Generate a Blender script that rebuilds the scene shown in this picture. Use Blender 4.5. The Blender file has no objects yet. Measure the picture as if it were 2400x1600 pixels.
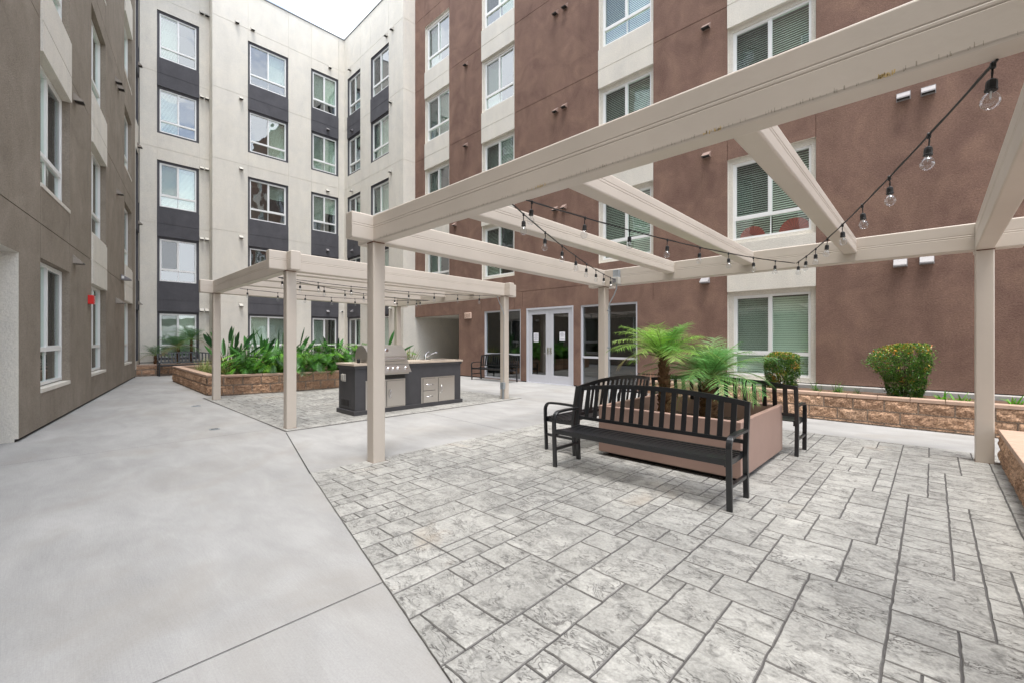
import bpy, math, random
from mathutils import Vector, Matrix, noise
R = math.radians
random.seed(7)
SC = bpy.context.scene
COL = SC.collection

# ------------------------------------------------------------------ camera
cd = bpy.data.cameras.new("camera"); cam = bpy.data.objects.new("camera", cd); COL.objects.link(cam)
cam.location = (0, 0, 1.45); cam.rotation_euler = (R(90), 0, R(44.056))
cd.sensor_width = 36; cd.lens = 15.286; cd.shift_y = -0.0015; cd.clip_end = 500; cd.clip_start = 0.02
SC.camera = cam
# ------------------------------------------------------------------ light
EXPOSURE = 1.62
SC.view_settings.view_transform = 'Standard'; SC.view_settings.look = 'None'
SC.view_settings.exposure = EXPOSURE; SC.view_settings.gamma = 1
W = bpy.data.worlds.new("World"); SC.world = W; W.use_nodes = True
nt = W.node_tree; nt.nodes.clear()
def N(t, ty, **k):
    n = t.nodes.new(ty)
    for a, v in k.items():
        if a == 'ins':
            for i, x in v.items(): n.inputs[i].default_value = x
        else: setattr(n, a, v)
    return n
SUN_EL, SUN_AZ = R(77), R(125)
wo = N(nt, 'ShaderNodeOutputWorld')
sky = N(nt, 'ShaderNodeTexSky', sky_type='NISHITA', sun_disc=False, sun_elevation=SUN_EL, sun_rotation=SUN_AZ)
bg1 = N(nt, 'ShaderNodeBackground', ins={'Strength': 0.12}); bg2 = N(nt, 'ShaderNodeBackground', ins={'Color': (0.93, 0.965, 1, 1), 'Strength': 0.95})
tc = N(nt, 'ShaderNodeTexCoord'); mp = N(nt, 'ShaderNodeMapping'); mp.inputs['Scale'].default_value = (1, 1, 2.5)
nz = N(nt, 'ShaderNodeTexNoise', ins={'Scale': 2.2, 'Detail': 6.0, 'Roughness': 0.55})
mr = N(nt, 'ShaderNodeMapRange', ins={'From Min': 0.38, 'From Max': 0.56, 'To Min': 0.25, 'To Max': 1.0})
mx = N(nt, 'ShaderNodeMixShader')
L = nt.links.new
L(tc.outputs['Generated'], mp.inputs['Vector']); L(mp.outputs['Vector'], nz.inputs['Vector']); L(nz.outputs['Fac'], mr.inputs['Value'])
L(mr.outputs['Result'], mx.inputs['Fac']); L(sky.outputs['Color'], bg1.inputs['Color'])
L(bg1.outputs[0], mx.inputs[1]); L(bg2.outputs[0], mx.inputs[2]); L(mx.outputs[0], wo.inputs['Surface'])
sd = bpy.data.lights.new("sun", 'SUN'); sd.energy = 1.5; sd.angle = R(20); sd.color = (1, 0.965, 0.91)
sun = bpy.data.objects.new("sun", sd); COL.objects.link(sun); sun.location = (0, -5, 30)
sdir = Vector((math.sin(SUN_AZ) * math.cos(SUN_EL), math.cos(SUN_AZ) * math.cos(SUN_EL), math.sin(SUN_EL)))
sun.rotation_euler = sdir.to_track_quat('Z', 'Y').to_euler()

# ------------------------------------------------------------------ materials
def newmat(name):
    m = bpy.data.materials.new(name); m.use_nodes = True
    t = m.node_tree; b = t.nodes['Principled BSDF']; return m, t, b
def basic(name, col, rough=0.6, metal=0.0, spec=0.5, var=0.0, vs=3.0, bump=0.0, bs=200.0, stretch=None, detail=5.0):
    m, t, b = newmat(name)
    b.inputs['Base Color'].default_value = (*col, 1); b.inputs['Roughness'].default_value = rough
    b.inputs['Metallic'].default_value = metal; b.inputs['Specular IOR Level'].default_value = spec
    tc = N(t, 'ShaderNodeTexCoord'); mp = N(t, 'ShaderNodeMapping'); t.links.new(tc.outputs['Object'], mp.inputs['Vector'])
    if stretch: mp.inputs['Scale'].default_value = stretch
    if var:
        n = N(t, 'ShaderNodeTexNoise', ins={'Scale': vs, 'Detail': detail, 'Roughness': 0.6}); t.links.new(mp.outputs[0], n.inputs['Vector'])
        r = N(t, 'ShaderNodeMapRange', ins={'From Min': 0.25, 'From Max': 0.75, 'To Min': 1 - var, 'To Max': 1 + var}); t.links.new(n.outputs['Fac'], r.inputs['Value'])
        x = N(t, 'ShaderNodeMix', data_type='RGBA', blend_type='MULTIPLY'); x.inputs[0].default_value = 1; x.inputs[6].default_value = (*col, 1)
        t.links.new(r.outputs[0], x.inputs[7]); t.links.new(x.outputs[2], b.inputs['Base Color'])
    if bump:
        n2 = N(t, 'ShaderNodeTexNoise', ins={'Scale': bs, 'Detail': 3.0}); t.links.new(tc.outputs['Object'], n2.inputs['Vector'])
        bp = N(t, 'ShaderNodeBump', ins={'Strength': bump, 'Distance': 0.01}); t.links.new(n2.outputs['Fac'], bp.inputs['Height']); t.links.new(bp.outputs[0], b.inputs['Normal'])
    return m
def stucco(name, col, var=0.12, tint=(1, 1, 1)):
    """trowelled stucco: cloudy mottling, faint vertical weather streaks, sand-grain bump"""
    m, t, b = newmat(name); l = t.links.new
    b.inputs['Roughness'].default_value = 0.92; b.inputs['Specular IOR Level'].default_value = 0.15
    tc = N(t, 'ShaderNodeTexCoord')
    n1 = N(t, 'ShaderNodeTexNoise', ins={'Scale': 1.3, 'Detail': 9.0, 'Roughness': 0.62, 'Distortion': 0.9}); l(tc.outputs['Object'], n1.inputs['Vector'])
    mp = N(t, 'ShaderNodeMapping'); mp.inputs['Scale'].default_value = (1.6, 1.6, 0.45); l(tc.outputs['Object'], mp.inputs['Vector'])
    n2 = N(t, 'ShaderNodeTexNoise', ins={'Scale': 1.5, 'Detail': 6.0, 'Roughness': 0.6}); l(mp.outputs[0], n2.inputs['Vector'])
    n3 = N(t, 'ShaderNodeTexNoise', ins={'Scale': 38.0, 'Detail': 6.0, 'Roughness': 0.75}); l(tc.outputs['Object'], n3.inputs['Vector'])
    def rng(o, a, c, lo, hi):
        r = N(t, 'ShaderNodeMapRange', ins={'From Min': a, 'From Max': c, 'To Min': lo, 'To Max': hi}); l(o, r.inputs['Value']); return r.outputs[0]
    a = rng(n1.outputs['Fac'], 0.3, 0.7, 1 - var, 1 + var); c = rng(n2.outputs['Fac'], 0.3, 0.7, 1 - var * .55, 1 + var * .55); d = rng(n3.outputs['Fac'], 0.3, 0.7, 1 - var * 1.5, 1 + var * 1.5)
    m1 = N(t, 'ShaderNodeMath', operation='MULTIPLY'); l(a, m1.inputs[0]); l(c, m1.inputs[1])
    m2 = N(t, 'ShaderNodeMath', operation='MULTIPLY'); l(m1.outputs[0], m2.inputs[0]); l(d, m2.inputs[1])
    x = N(t, 'ShaderNodeMix', data_type='RGBA', blend_type='MULTIPLY'); x.inputs[0].default_value = 1; x.inputs[6].default_value = (*col, 1)
    l(m2.outputs[0], x.inputs[7])
    x2 = N(t, 'ShaderNodeMix', data_type='RGBA', blend_type='MULTIPLY'); l(rng(n1.outputs['Fac'], 0.35, 0.65, 0.0, 1.0), x2.inputs[0])
    l(x.outputs[2], x2.inputs[6]); x2.inputs[7].default_value = (*tint, 1); l(x2.outputs[2], b.inputs['Base Color'])
    bp = N(t, 'ShaderNodeBump', ins={'Strength': 0.9, 'Distance': 0.014}); l(n3.outputs['Fac'], bp.inputs['Height']); l(bp.outputs[0], b.inputs['Normal'])
    return m
M = {}
M['cream'] = stucco('cream stucco', (0.70, 0.665, 0.605), 0.085, (0.95, 0.94, 0.92))
M['brown'] = stucco('red brown stucco', (0.213, 0.130, 0.104), 0.20, (1.0, 1.03, 0.98))
M['taupe'] = stucco('taupe stucco', (0.275, 0.235, 0.19), 0.14, (1.0, 1.0, 1.02))
M['dark'] = stucco('charcoal stucco', (0.098, 0.096, 0.106), 0.12)
M['gap'] = basic('dark base gap', (0.03, 0.027, 0.025), 0.9)
M['vinyl'] = basic('white vinyl frame', (0.80, 0.80, 0.79), 0.35, var=0.02)
M['alu'] = basic('painted aluminium frame', (0.56, 0.56, 0.60), 0.35, var=0.02)
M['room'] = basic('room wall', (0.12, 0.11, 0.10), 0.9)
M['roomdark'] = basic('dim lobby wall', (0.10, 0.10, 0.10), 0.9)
M['blind'] = basic('blind slat', (0.88, 0.88, 0.83), 0.6)
M['drape'] = basic('vertical blind', (0.42, 0.38, 0.33), 0.8, var=0.1, vs=20)
M['screen'] = None
M['perg'] = None
M['coping'] = basic('metal coping', (0.16, 0.17, 0.18), 0.4, 0.6)
M['blackmetal'] = basic('black powder coated steel', (0.006, 0.007, 0.009), 0.34, 0.0, 0.8, bump=0.04, bs=400)
M['box'] = basic('clay coloured planter paint', (0.36, 0.235, 0.19), 0.5, var=0.05, vs=5)
M['soil'] = basic('soil', (0.055, 0.035, 0.022), 0.95, var=0.4, vs=40, bump=1.0, bs=60)
M['mulch'] = basic('bark mulch', (0.12, 0.07, 0.045), 0.95, var=0.6, vs=50, bump=1.0, bs=50)
M['cap'] = basic('tan cap block', (0.47, 0.325, 0.245), 0.8, var=0.12, vs=14, bump=0.25, bs=90)
M['curb'] = basic('grey concrete curb', (0.40, 0.38, 0.36), 0.85, var=0.1, vs=6, bump=0.2)
M['islandpaint'] = basic('charcoal painted stucco', (0.060, 0.058, 0.063), 0.6, var=0.10, vs=6, bump=0.15, bs=120)
M['counter'] = basic('speckled beige tile', (0.56, 0.47, 0.38), 0.35, var=0.18, vs=60)
M['steel'] = basic('brushed stainless steel', (0.60, 0.57, 0.53), 0.30, 0.92, var=0.05, vs=8, stretch=(1, 1, 40))
M['chrome'] = basic('chrome', (0.8, 0.8, 0.82), 0.12, 1.0)
M['black'] = basic('black plastic', (0.012, 0.012, 0.013), 0.45)
M['red'] = basic('red enamel', (0.62, 0.015, 0.012), 0.35)
M['white'] = basic('white plastic', (0.78, 0.78, 0.76), 0.4)
M['paper'] = basic('paper', (0.80, 0.80, 0.85), 0.8)
M['ink'] = basic('grey ink', (0.25, 0.25, 0.30), 0.8)
M['galv'] = basic('galvanised steel', (0.42, 0.46, 0.50), 0.4, 0.7, var=0.1, vs=20)
M['ventcream'] = basic('cream painted vent', (0.47, 0.45, 0.41), 0.5, var=0.05)
M['ventdark'] = basic('grey painted vent', (0.20, 0.19, 0.20), 0.5, var=0.05)
M['ventbrown'] = basic('brown painted vent', (0.27, 0.185, 0.155), 0.5, var=0.05)
M['venttaupe'] = basic('taupe painted vent', (0.27, 0.235, 0.20), 0.5, var=0.05)
M['ventwhite'] = basic('pale weathered vent', (0.34, 0.325, 0.33), 0.5, var=0.1, vs=20)
M['rust'] = basic('rust', (0.16, 0.06, 0.025), 0.9, var=0.3, vs=30)
M['trunk'] = basic('fibrous palm trunk', (0.14, 0.072, 0.032), 0.95, var=0.5, vs=45, bump=0.8, bs=70)
M['stem'] = basic('woody stem', (0.10, 0.065, 0.04), 0.9, var=0.3, vs=30)
M['fan'] = basic('red paper fan', (0.50, 0.05, 0.035), 0.7)
M['terracotta'] = basic('exit sign face', (0.68, 0.50, 0.41), 0.5)
M['conc'] = None
M['grime'] = basic('grey grime', (0.34, 0.295, 0.235), 0.9)
M['ochre'] = basic('ochre rust stain', (0.56, 0.40, 0.18), 0.9, var=.3, vs=60)

def glass(name, tint, refl=1.0, wav=0.15, ior=1.6):
    m = bpy.data.materials.new(name); m.use_nodes = True; t = m.node_tree; t.nodes.clear(); l = t.links.new
    o = N(t, 'ShaderNodeOutputMaterial'); tr = N(t, 'ShaderNodeBsdfTransparent', ins={'Color': (*tint, 1)})
    g = N(t, 'ShaderNodeBsdfGlossy', ins={'Color': (0.95 * refl, 0.97 * refl, 1.0 * refl, 1), 'Roughness': 0.015}); fr = N(t, 'ShaderNodeFresnel')
    ge = N(t, 'ShaderNodeNewGeometry'); io = N(t, 'ShaderNodeMapRange', ins={'To Min': ior, 'To Max': 1 / ior}); l(ge.outputs['Backfacing'], io.inputs['Value']); l(io.outputs[0], fr.inputs['IOR'])
    tc = N(t, 'ShaderNodeTexCoord'); n = N(t, 'ShaderNodeTexNoise', ins={'Scale': 1.6, 'Detail': 1.0}); l(tc.outputs['Object'], n.inputs['Vector'])
    bp = N(t, 'ShaderNodeBump', ins={'Strength': wav, 'Distance': 0.03}); l(n.outputs['Fac'], bp.inputs['Height'])
    l(bp.outputs[0], g.inputs['Normal'])
    ad = N(t, 'ShaderNodeMath', operation='ADD', use_clamp=True); ad.inputs[1].default_value = 0.04; l(fr.outputs[0], ad.inputs[0])
    mx = N(t, 'ShaderNodeMixShader'); l(ad.outputs[0], mx.inputs[0]); l(tr.outputs[0], mx.inputs[1]); l(g.outputs[0], mx.inputs[2]); l(mx.outputs[0], o.inputs[0])
    return m
M['glass'] = glass('green tinted window glass', (0.82, 0.97, 0.87), 0.95, 0.25, 2.6)
M['glassdoor'] = glass('clear door glass', (0.42, 0.52, 0.50), 0.95, 0.05, 2.1)
M['bulb'] = glass('clear bulb glass', (0.93, 0.93, 0.93), 1.0, 0.0, 1.5)
def screenmat():
    m = bpy.data.materials.new('insect screen mesh'); m.use_nodes = True; t = m.node_tree; t.nodes.clear()
    o = N(t, 'ShaderNodeOutputMaterial'); tr = N(t, 'ShaderNodeBsdfTransparent'); d = N(t, 'ShaderNodeBsdfDiffuse', ins={'Color': (0.06, 0.06, 0.065, 1)})
    mx = N(t, 'ShaderNodeMixShader', ins={0: 0.30}); t.links.new(tr.outputs[0], mx.inputs[1]); t.links.new(d.outputs[0], mx.inputs[2]); t.links.new(mx.outputs[0], o.inputs[0]); return m
M['screen'] = screenmat()
def pergmat():
    m, t, b = newmat('beige painted pergola steel'); l = t.links.new
    b.inputs['Roughness'].default_value = 0.42; b.inputs['Specular IOR Level'].default_value = 0.4
    tc = N(t, 'ShaderNodeTexCoord')
    n1 = N(t, 'ShaderNodeTexNoise', ins={'Scale': 1.1, 'Detail': 5.0, 'Roughness': 0.6}); l(tc.outputs['Object'], n1.inputs['Vector'])
    r1 = N(t, 'ShaderNodeMapRange', ins={'From Min': 0.3, 'From Max': 0.7, 'To Min': 0.93, 'To Max': 1.04}); l(n1.outputs['Fac'], r1.inputs['Value'])
    x = N(t, 'ShaderNodeMix', data_type='RGBA', blend_type='MULTIPLY'); x.inputs[0].default_value = 1; x.inputs[6].default_value = (0.59, 0.52, 0.45, 1); l(r1.outputs[0], x.inputs[7])
    # sparse ochre rust specks
    n2 = N(t, 'ShaderNodeTexNoise', ins={'Scale': 9.0, 'Detail': 8.0, 'Roughness': 0.75}); l(tc.outputs['Object'], n2.inputs['Vector'])
    r2 = N(t, 'ShaderNodeMapRange', ins={'From Min': 0.69, 'From Max': 0.74, 'To Min': 0.0, 'To Max': 0.8}); l(n2.outputs['Fac'], r2.inputs['Value'])
    x2 = N(t, 'ShaderNodeMix', data_type='RGBA'); l(r2.outputs[0], x2.inputs[0]); l(x.outputs[2], x2.inputs[6]); x2.inputs[7].default_value = (0.30, 0.19, 0.09, 1)
    l(x2.outputs[2], b.inputs['Base Color'])
    n3 = N(t, 'ShaderNodeTexNoise', ins={'Scale': 30.0, 'Detail': 2.0}); l(tc.outputs['Object'], n3.inputs['Vector'])
    bp = N(t, 'ShaderNodeBump', ins={'Strength': 0.06, 'Distance': 0.01}); l(n3.outputs['Fac'], bp.inputs['Height']); l(bp.outputs[0], b.inputs['Normal'])
    return m
M['perg'] = pergmat()
def concmat():
    m, t, b = newmat('broomed grey concrete'); l = t.links.new
    b.inputs['Roughness'].default_value = 0.72; b.inputs['Specular IOR Level'].default_value = 0.3
    tc = N(t, 'ShaderNodeTexCoord')
    def nz(scale, vec, det=6.0, dist=0.0, ro=0.6):
        n = N(t, 'ShaderNodeTexNoise', ins={'Scale': scale, 'Detail': det, 'Roughness': ro, 'Distortion': dist}); l(vec, n.inputs['Vector']); return n.outputs['Fac']
    def rng(o, a, c, lo, hi):
        r = N(t, 'ShaderNodeMapRange', ins={'From Min': a, 'From Max': c, 'To Min': lo, 'To Max': hi}); l(o, r.inputs['Value']); return r.outputs[0]
    def mul(a, c):
        q = N(t, 'ShaderNodeMath', operation='MULTIPLY'); l(a, q.inputs[0]); l(c, q.inputs[1]); return q.outputs[0]
    mp = N(t, 'ShaderNodeMapping'); mp.inputs['Rotation'].default_value = (0, 0, R(-38)); mp.inputs['Scale'].default_value = (1.0, 2.6, 1); l(tc.outputs['Object'], mp.inputs['Vector'])
    mp2 = N(t, 'ShaderNodeMapping'); mp2.inputs['Rotation'].default_value = (0, 0, R(-38)); mp2.inputs['Scale'].default_value = (2.0, 90.0, 1); l(tc.outputs['Object'], mp2.inputs['Vector'])
    v = mul(mul(rng(nz(0.5, tc.outputs['Object'], 4), 0.3, 0.7, 0.88, 1.10), rng(nz(1.1, mp.outputs[0], 7, 0.4), 0.3, 0.7, 0.86, 1.11)), mul(rng(nz(3.0, mp2.outputs[0], 3), 0.3, 0.7, 0.94, 1.06), rng(nz(90, tc.outputs['Object'], 6, 0, 0.8), 0.3, 0.7, 0.86, 1.12)))
    x = N(t, 'ShaderNodeMix', data_type='RGBA', blend_type='MULTIPLY'); x.inputs[0].default_value = 1; x.inputs[6].default_value = (0.355, 0.349, 0.343, 1); l(v, x.inputs[7])
    x2 = N(t, 'ShaderNodeMix', data_type='RGBA'); l(rng(nz(0.8, tc.outputs['Object'], 5, 0.8), 0.50, 0.70, 0.0, 0.6), x2.inputs[0]); l(x.outputs[2], x2.inputs[6]); x2.inputs[7].default_value = (0.30, 0.28, 0.255, 1)
    l(x2.outputs[2], b.inputs['Base Color'])
    bp = N(t, 'ShaderNodeBump', ins={'Strength': 0.25, 'Distance': 0.004}); l(nz(120, tc.outputs['Object'], 4), bp.inputs['Height'])
    bp2 = N(t, 'ShaderNodeBump', ins={'Strength': 0.15, 'Distance': 0.004}); l(nz(3.0, mp2.outputs[0], 3), bp2.inputs['Height']); l(bp.outputs[0], bp2.inputs['Normal']); l(bp2.outputs[0], b.inputs['Normal'])
    return m
M['conc'] = concmat()
def slabmat():
    m, t, b = newmat('stamped slate concrete'); l = t.links.new
    b.inputs['Roughness'].default_value = 0.62; b.inputs['Specular IOR Level'].default_value = 0.35
    tc = N(t, 'ShaderNodeTexCoord'); at = N(t, 'ShaderNodeAttribute', attribute_name='col')
    # every slab samples another patch of the noise field
    off = N(t, 'ShaderNodeVectorMath', operation='SCALE'); off.inputs['Scale'].default_value = 37.0; l(at.outputs['Color'], off.inputs[0])
    ad = N(t, 'ShaderNodeVectorMath', operation='ADD'); l(tc.outputs['Object'], ad.inputs[0]); l(off.outputs[0], ad.inputs[1])
    def nz(scale, vec, det=6.0, dist=0.0, ro=0.6, ty='FBM'):
        n = N(t, 'ShaderNodeTexNoise', noise_type=ty, ins={'Scale': scale, 'Detail': det, 'Roughness': ro, 'Distortion': dist}); l(vec, n.inputs['Vector']); return n.outputs['Fac']
    def rng(o, a, c, lo, hi):
        r = N(t, 'ShaderNodeMapRange', ins={'From Min': a, 'From Max': c, 'To Min': lo, 'To Max': hi}); l(o, r.inputs['Value']); return r.outputs[0]
    def op(k, a, c):
        q = N(t, 'ShaderNodeMath', operation=k)
        l(a, q.inputs[0])
        if isinstance(c, float): q.inputs[1].default_value = c
        else: l(c, q.inputs[1])
        return q.outputs[0]
    mp = N(t, 'ShaderNodeMapping'); mp.inputs['Rotation'].default_value = (0, 0, R(25)); mp.inputs['Scale'].default_value = (1.0, 2.2, 1); l(ad.outputs[0], mp.inputs['Vector'])
    relief = nz(4.2, mp.outputs[0], 7, 0.7, 0.55)
    # cleft ledges: thin dark bands where the relief crosses set levels
    def ledge(level, w):
        d = op('ABSOLUTE', op('SUBTRACT', relief, level), 0.0)
        return rng(d, 0.0, w, 1.0, 0.0)
    cl = op('MAXIMUM', ledge(0.42, 0.010), op('MAXIMUM', ledge(0.50, 0.007), ledge(0.58, 0.014)))
    gate = rng(nz(5.5, ad.outputs[0], 3), 0.46, 0.56, 0.0, 1.0)
    cl = op('MULTIPLY', cl, gate)
    v = op('MULTIPLY', op('MULTIPLY', rng(relief, 0.3, 0.7, 0.78, 1.12), rng(nz(60, tc.outputs['Object'], 5, 0, 0.7), 0.3, 0.7, 0.76, 1.18)), rng(nz(0.6, tc.outputs['Object'], 4), 0.3, 0.7, 0.86, 1.06))
    blotch = rng(nz(11, ad.outputs[0], 6, 1.2, 0.65), 0.50, 0.66, 1.0, 0.62)
    v = op('MULTIPLY', v, blotch)
    sep = N(t, 'ShaderNodeSeparateColor'); l(at.outputs['Color'], sep.inputs[0])
    v = op('MULTIPLY', v, rng(sep.outputs[0], 0.0, 1.0, 0.92, 1.07))
    x = N(t, 'ShaderNodeMix', data_type='RGBA', blend_type='MULTIPLY'); x.inputs[0].default_value = 1; x.inputs[6].default_value = (0.405, 0.396, 0.372, 1); l(v, x.inputs[7])
    x2 = N(t, 'ShaderNodeMix', data_type='RGBA'); l(op('MULTIPLY', cl, 0.95), x2.inputs[0]); l(x.outputs[2], x2.inputs[6]); x2.inputs[7].default_value = (0.13, 0.12, 0.115, 1)
    x3 = N(t, 'ShaderNodeMix', data_type='RGBA'); l(rng(nz(0.9, tc.outputs['Object'], 3, 0.5), 0.62, 0.75, 0.0, 0.4), x3.inputs[0]); l(x2.outputs[2], x3.inputs[6]); x3.inputs[7].default_value = (0.42, 0.33, 0.24, 1)
    l(x3.outputs[2], b.inputs['Base Color'])
    h = op('ADD', op('MULTIPLY', relief, 1.0), op('MULTIPLY', nz(50, tc.outputs['Object'], 5, 0, 0.7), 0.16))
    h = op('SUBTRACT', h, op('MULTIPLY', cl, 0.10))
    bp = N(t, 'ShaderNodeBump', ins={'Strength': 1.0, 'Distance': 0.035}); l(h, bp.inputs['Height']); l(bp.outputs[0], b.inputs['Normal'])
    return m
M['slab'] = slabmat()
M['slabedge'] = basic('worn dark slab edge', (0.20, 0.19, 0.18), 0.9, var=0.25, vs=30)
M['joint'] = basic('dark stamped joint', (0.095, 0.09, 0.088), 0.9, var=0.2, vs=30)
def attrmat(name, rough=0.5, trans=0.0, bump=0.0, bs=60, spec=0.4, noisevar=0.0):
    m, t, b = newmat(name); l = t.links.new
    a = N(t, 'ShaderNodeAttribute', attribute_name='col'); l(a.outputs['Color'], b.inputs['Base Color'])
    b.inputs['Roughness'].default_value = rough; b.inputs['Specular IOR Level'].default_value = spec
    if noisevar:
        tc = N(t, 'ShaderNodeTexCoord'); n = N(t, 'ShaderNodeTexNoise', ins={'Scale': 45.0, 'Detail': 6.0, 'Roughness': 0.7}); l(tc.outputs['Object'], n.inputs['Vector'])
        r = N(t, 'ShaderNodeMapRange', ins={'From Min': 0.3, 'From Max': 0.7, 'To Min': 1 - noisevar, 'To Max': 1 + noisevar}); l(n.outputs['Fac'], r.inputs['Value'])
        x = N(t, 'ShaderNodeMix', data_type='RGBA', blend_type='MULTIPLY'); x.inputs[0].default_value = 1; l(a.outputs['Color'], x.inputs[6]); l(r.outputs[0], x.inputs[7]); l(x.outputs[2], b.inputs['Base Color'])
        bp = N(t, 'ShaderNodeBump', ins={'Strength': bump, 'Distance': 0.02}); l(n.outputs['Fac'], bp.inputs['Height']); l(bp.outputs[0], b.inputs['Normal'])
    if trans:
        o = t.nodes['Material Output']; tr = N(t, 'ShaderNodeBsdfTranslucent'); l(a.outputs['Color'], tr.inputs['Color'])
        mx = N(t, 'ShaderNodeMixShader', ins={0: trans}); l(b.outputs[0], mx.inputs[1]); l(tr.outputs[0], mx.inputs[2]); l(mx.outputs[0], o.inputs['Surface'])
    return m
M['leaf'] = attrmat('leaf', 0.42, 0.3)
M['gloss_leaf'] = attrmat('glossy leaf', 0.30, 0.2, spec=0.5)
M['block'] = attrmat('split face block', 0.92, 0, 1.0, spec=0.15, noisevar=0.75)

# ------------------------------------------------------------------ mesh helpers
ORG = {}
class MB:
    def __init__(s): s.v = []; s.f = []; s.m = []; s.c = []; s.mats = []
    def mi(s, mat):
        if mat is None: return 0
        if isinstance(mat, str): mat = M[mat]
        if mat not in s.mats: s.mats.append(mat)
        return s.mats.index(mat)
    def face(s, pts, mat=None, col=(1, 1, 1)):
        b = len(s.v); s.v += [tuple(p) for p in pts]; s.f.append(tuple(range(b, b + len(pts)))); s.m.append(s.mi(mat)); s.c.append(col)
    def grid(s, P, mat=None, cols=None, closed=False):
        b = len(s.v); n = len(P); k = len(P[0])
        for row in P: s.v += [tuple(p) for p in row]
        mi = s.mi(mat)
        for i in range(n - 1):
            for j in range(k if closed else k - 1):
                j2 = (j + 1) % k
                s.f.append((b + i * k + j, b + i * k + j2, b + (i + 1) * k + j2, b + (i + 1) * k + j)); s.m.append(mi); s.c.append(cols(i, j) if cols else (1, 1, 1))
    def hexa(s, p, mat=None):  # p: 8 points, bottom ring then top ring
        b = len(s.v); s.v += [tuple(q) for q in p]; mi = s.mi(mat)
        for q in ((3, 2, 1, 0), (4, 5, 6, 7), (0, 1, 5, 4), (1, 2, 6, 5), (2, 3, 7, 6), (3, 0, 4, 7)):
            s.f.append(tuple(b + i for i in q)); s.m.append(mi); s.c.append((1, 1, 1))
    def box(s, x0, x1, y0, y1, z0, z1, mat=None):
        s.hexa([(x0, y0, z0), (x1, y0, z0), (x1, y1, z0), (x0, y1, z0), (x0, y0, z1), (x1, y0, z1), (x1, y1, z1), (x0, y1, z1)], mat)
    def tube(s, pts, r, mat=None, n=8, caps=True, col=(1, 1, 1)):
        pts = [Vector(p) for p in pts]; rings = []
        for i, p in enumerate(pts):
            d = (pts[min(i + 1, len(pts) - 1)] - pts[max(i - 1, 0)]).normalized()
            a = d.cross(Vector((0, 0, 1)));
            if a.length < 1e-3: a = Vector((1, 0, 0))
            a.normalize(); b_ = d.cross(a); rr = r[i] if isinstance(r, (list, tuple)) else r
            rings.append([p + a * rr * math.cos(2 * math.pi * k / n) + b_ * rr * math.sin(2 * math.pi * k / n) for k in range(n)])
        s.grid(rings, mat, (lambda i, j: col), closed=True)
        if caps: s.face(rings[0][::-1], mat, col); s.face(rings[-1], mat, col)
    def lathe(s, prof, c, mat=None, n=12, axis='z'):
        rings = []
        for r_, h in prof:
            ring = []
            for k in range(n):
                a = 2 * math.pi * k / n; u, v = r_ * math.cos(a), r_ * math.sin(a)
                if axis == 'z': ring.append((c[0] + u, c[1] + v, c[2] + h))
                elif axis == 'x': ring.append((c[0] + h, c[1] + u, c[2] + v))
                else: ring.append((c[0] + u, c[1] + h, c[2] + v))
            rings.append(ring)
        s.grid(rings, mat, closed=True); s.face(rings[0][::-1], mat); s.face(rings[-1], mat)
    def sweep(s, path, wx, th, x, mat=None):
        """flat bar following a path in the local y-z plane, wx wide along x, th thick"""
        rings = []
        for i, (y, z) in enumerate(path):
            a = path[max(i - 1, 0)]; b_ = path[min(i + 1, len(path) - 1)]
            d = Vector((0, b_[0] - a[0], b_[1] - a[1])).normalized(); nrm = Vector((0, -d.z, d.y)) * th / 2
            p = Vector((x, y, z)); w = Vector((wx / 2, 0, 0))
            rings.append([p - w - nrm, p + w - nrm, p + w + nrm, p - w + nrm])
        s.grid(rings, mat, closed=True); s.face(rings[0][::-1], mat); s.face(rings[-1], mat)
    def build(s, name, parent=None, smooth=False, bevel=0, mat=None, seg=2, solid=0):
        if mat is not None: s.mats = [M[mat] if isinstance(mat, str) else mat]; s.m = [0] * len(s.m)
        root = parent
        while root is not None and root.parent is not None: root = root.parent
        o3 = Vector(ORG.get(root.name, (0, 0, 0))) if root is not None else Vector((0, 0, 0))
        me = bpy.data.meshes.new(name)
        me.from_pydata([tuple(Vector(p) - o3) for p in s.v], [], s.f)
        for m in s.mats: me.materials.append(m)
        me.polygons.foreach_set('material_index', s.m)
        if any(c != (1, 1, 1) for c in s.c):
            at = me.attributes.new('col', 'FLOAT_COLOR', 'FACE'); fl = []
            for c in s.c: fl += [c[0], c[1], c[2], 1.0]
            at.data.foreach_set('color', fl)
        if smooth: me.polygons.foreach_set('use_smooth', [True] * len(me.polygons))
        me.update(); o = bpy.data.objects.new(name, me); COL.objects.link(o)
        if parent is not None: o.parent = parent
        if bevel:
            b = o.modifiers.new('bevel', 'BEVEL'); b.width = bevel; b.segments = seg; b.limit_method = 'ANGLE'; b.angle_limit = R(40)
        return o
def empty(name, loc=(0, 0, 0), label=None, cat=None, group=None, rz=0):
    o = bpy.data.objects.new(name, None); COL.objects.link(o); o.location = loc; o.rotation_euler = (0, 0, rz); o.empty_display_size = 0.2
    ORG[o.name] = tuple(loc); tag(o, label, cat, group); return o
def tag(o, label=None, cat=None, group=None, kind=None):
    if label: o['label'] = label
    if cat: o['category'] = cat
    if group: o['group'] = group
    if kind: o['kind'] = kind
    return o
def copy_tree(o, parent=None):
    c = o.copy(); COL.objects.link(c); c.parent = parent
    for ch in [x for x in COL.objects if x.parent == o]: copy_tree(ch, c)
    return c

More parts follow.
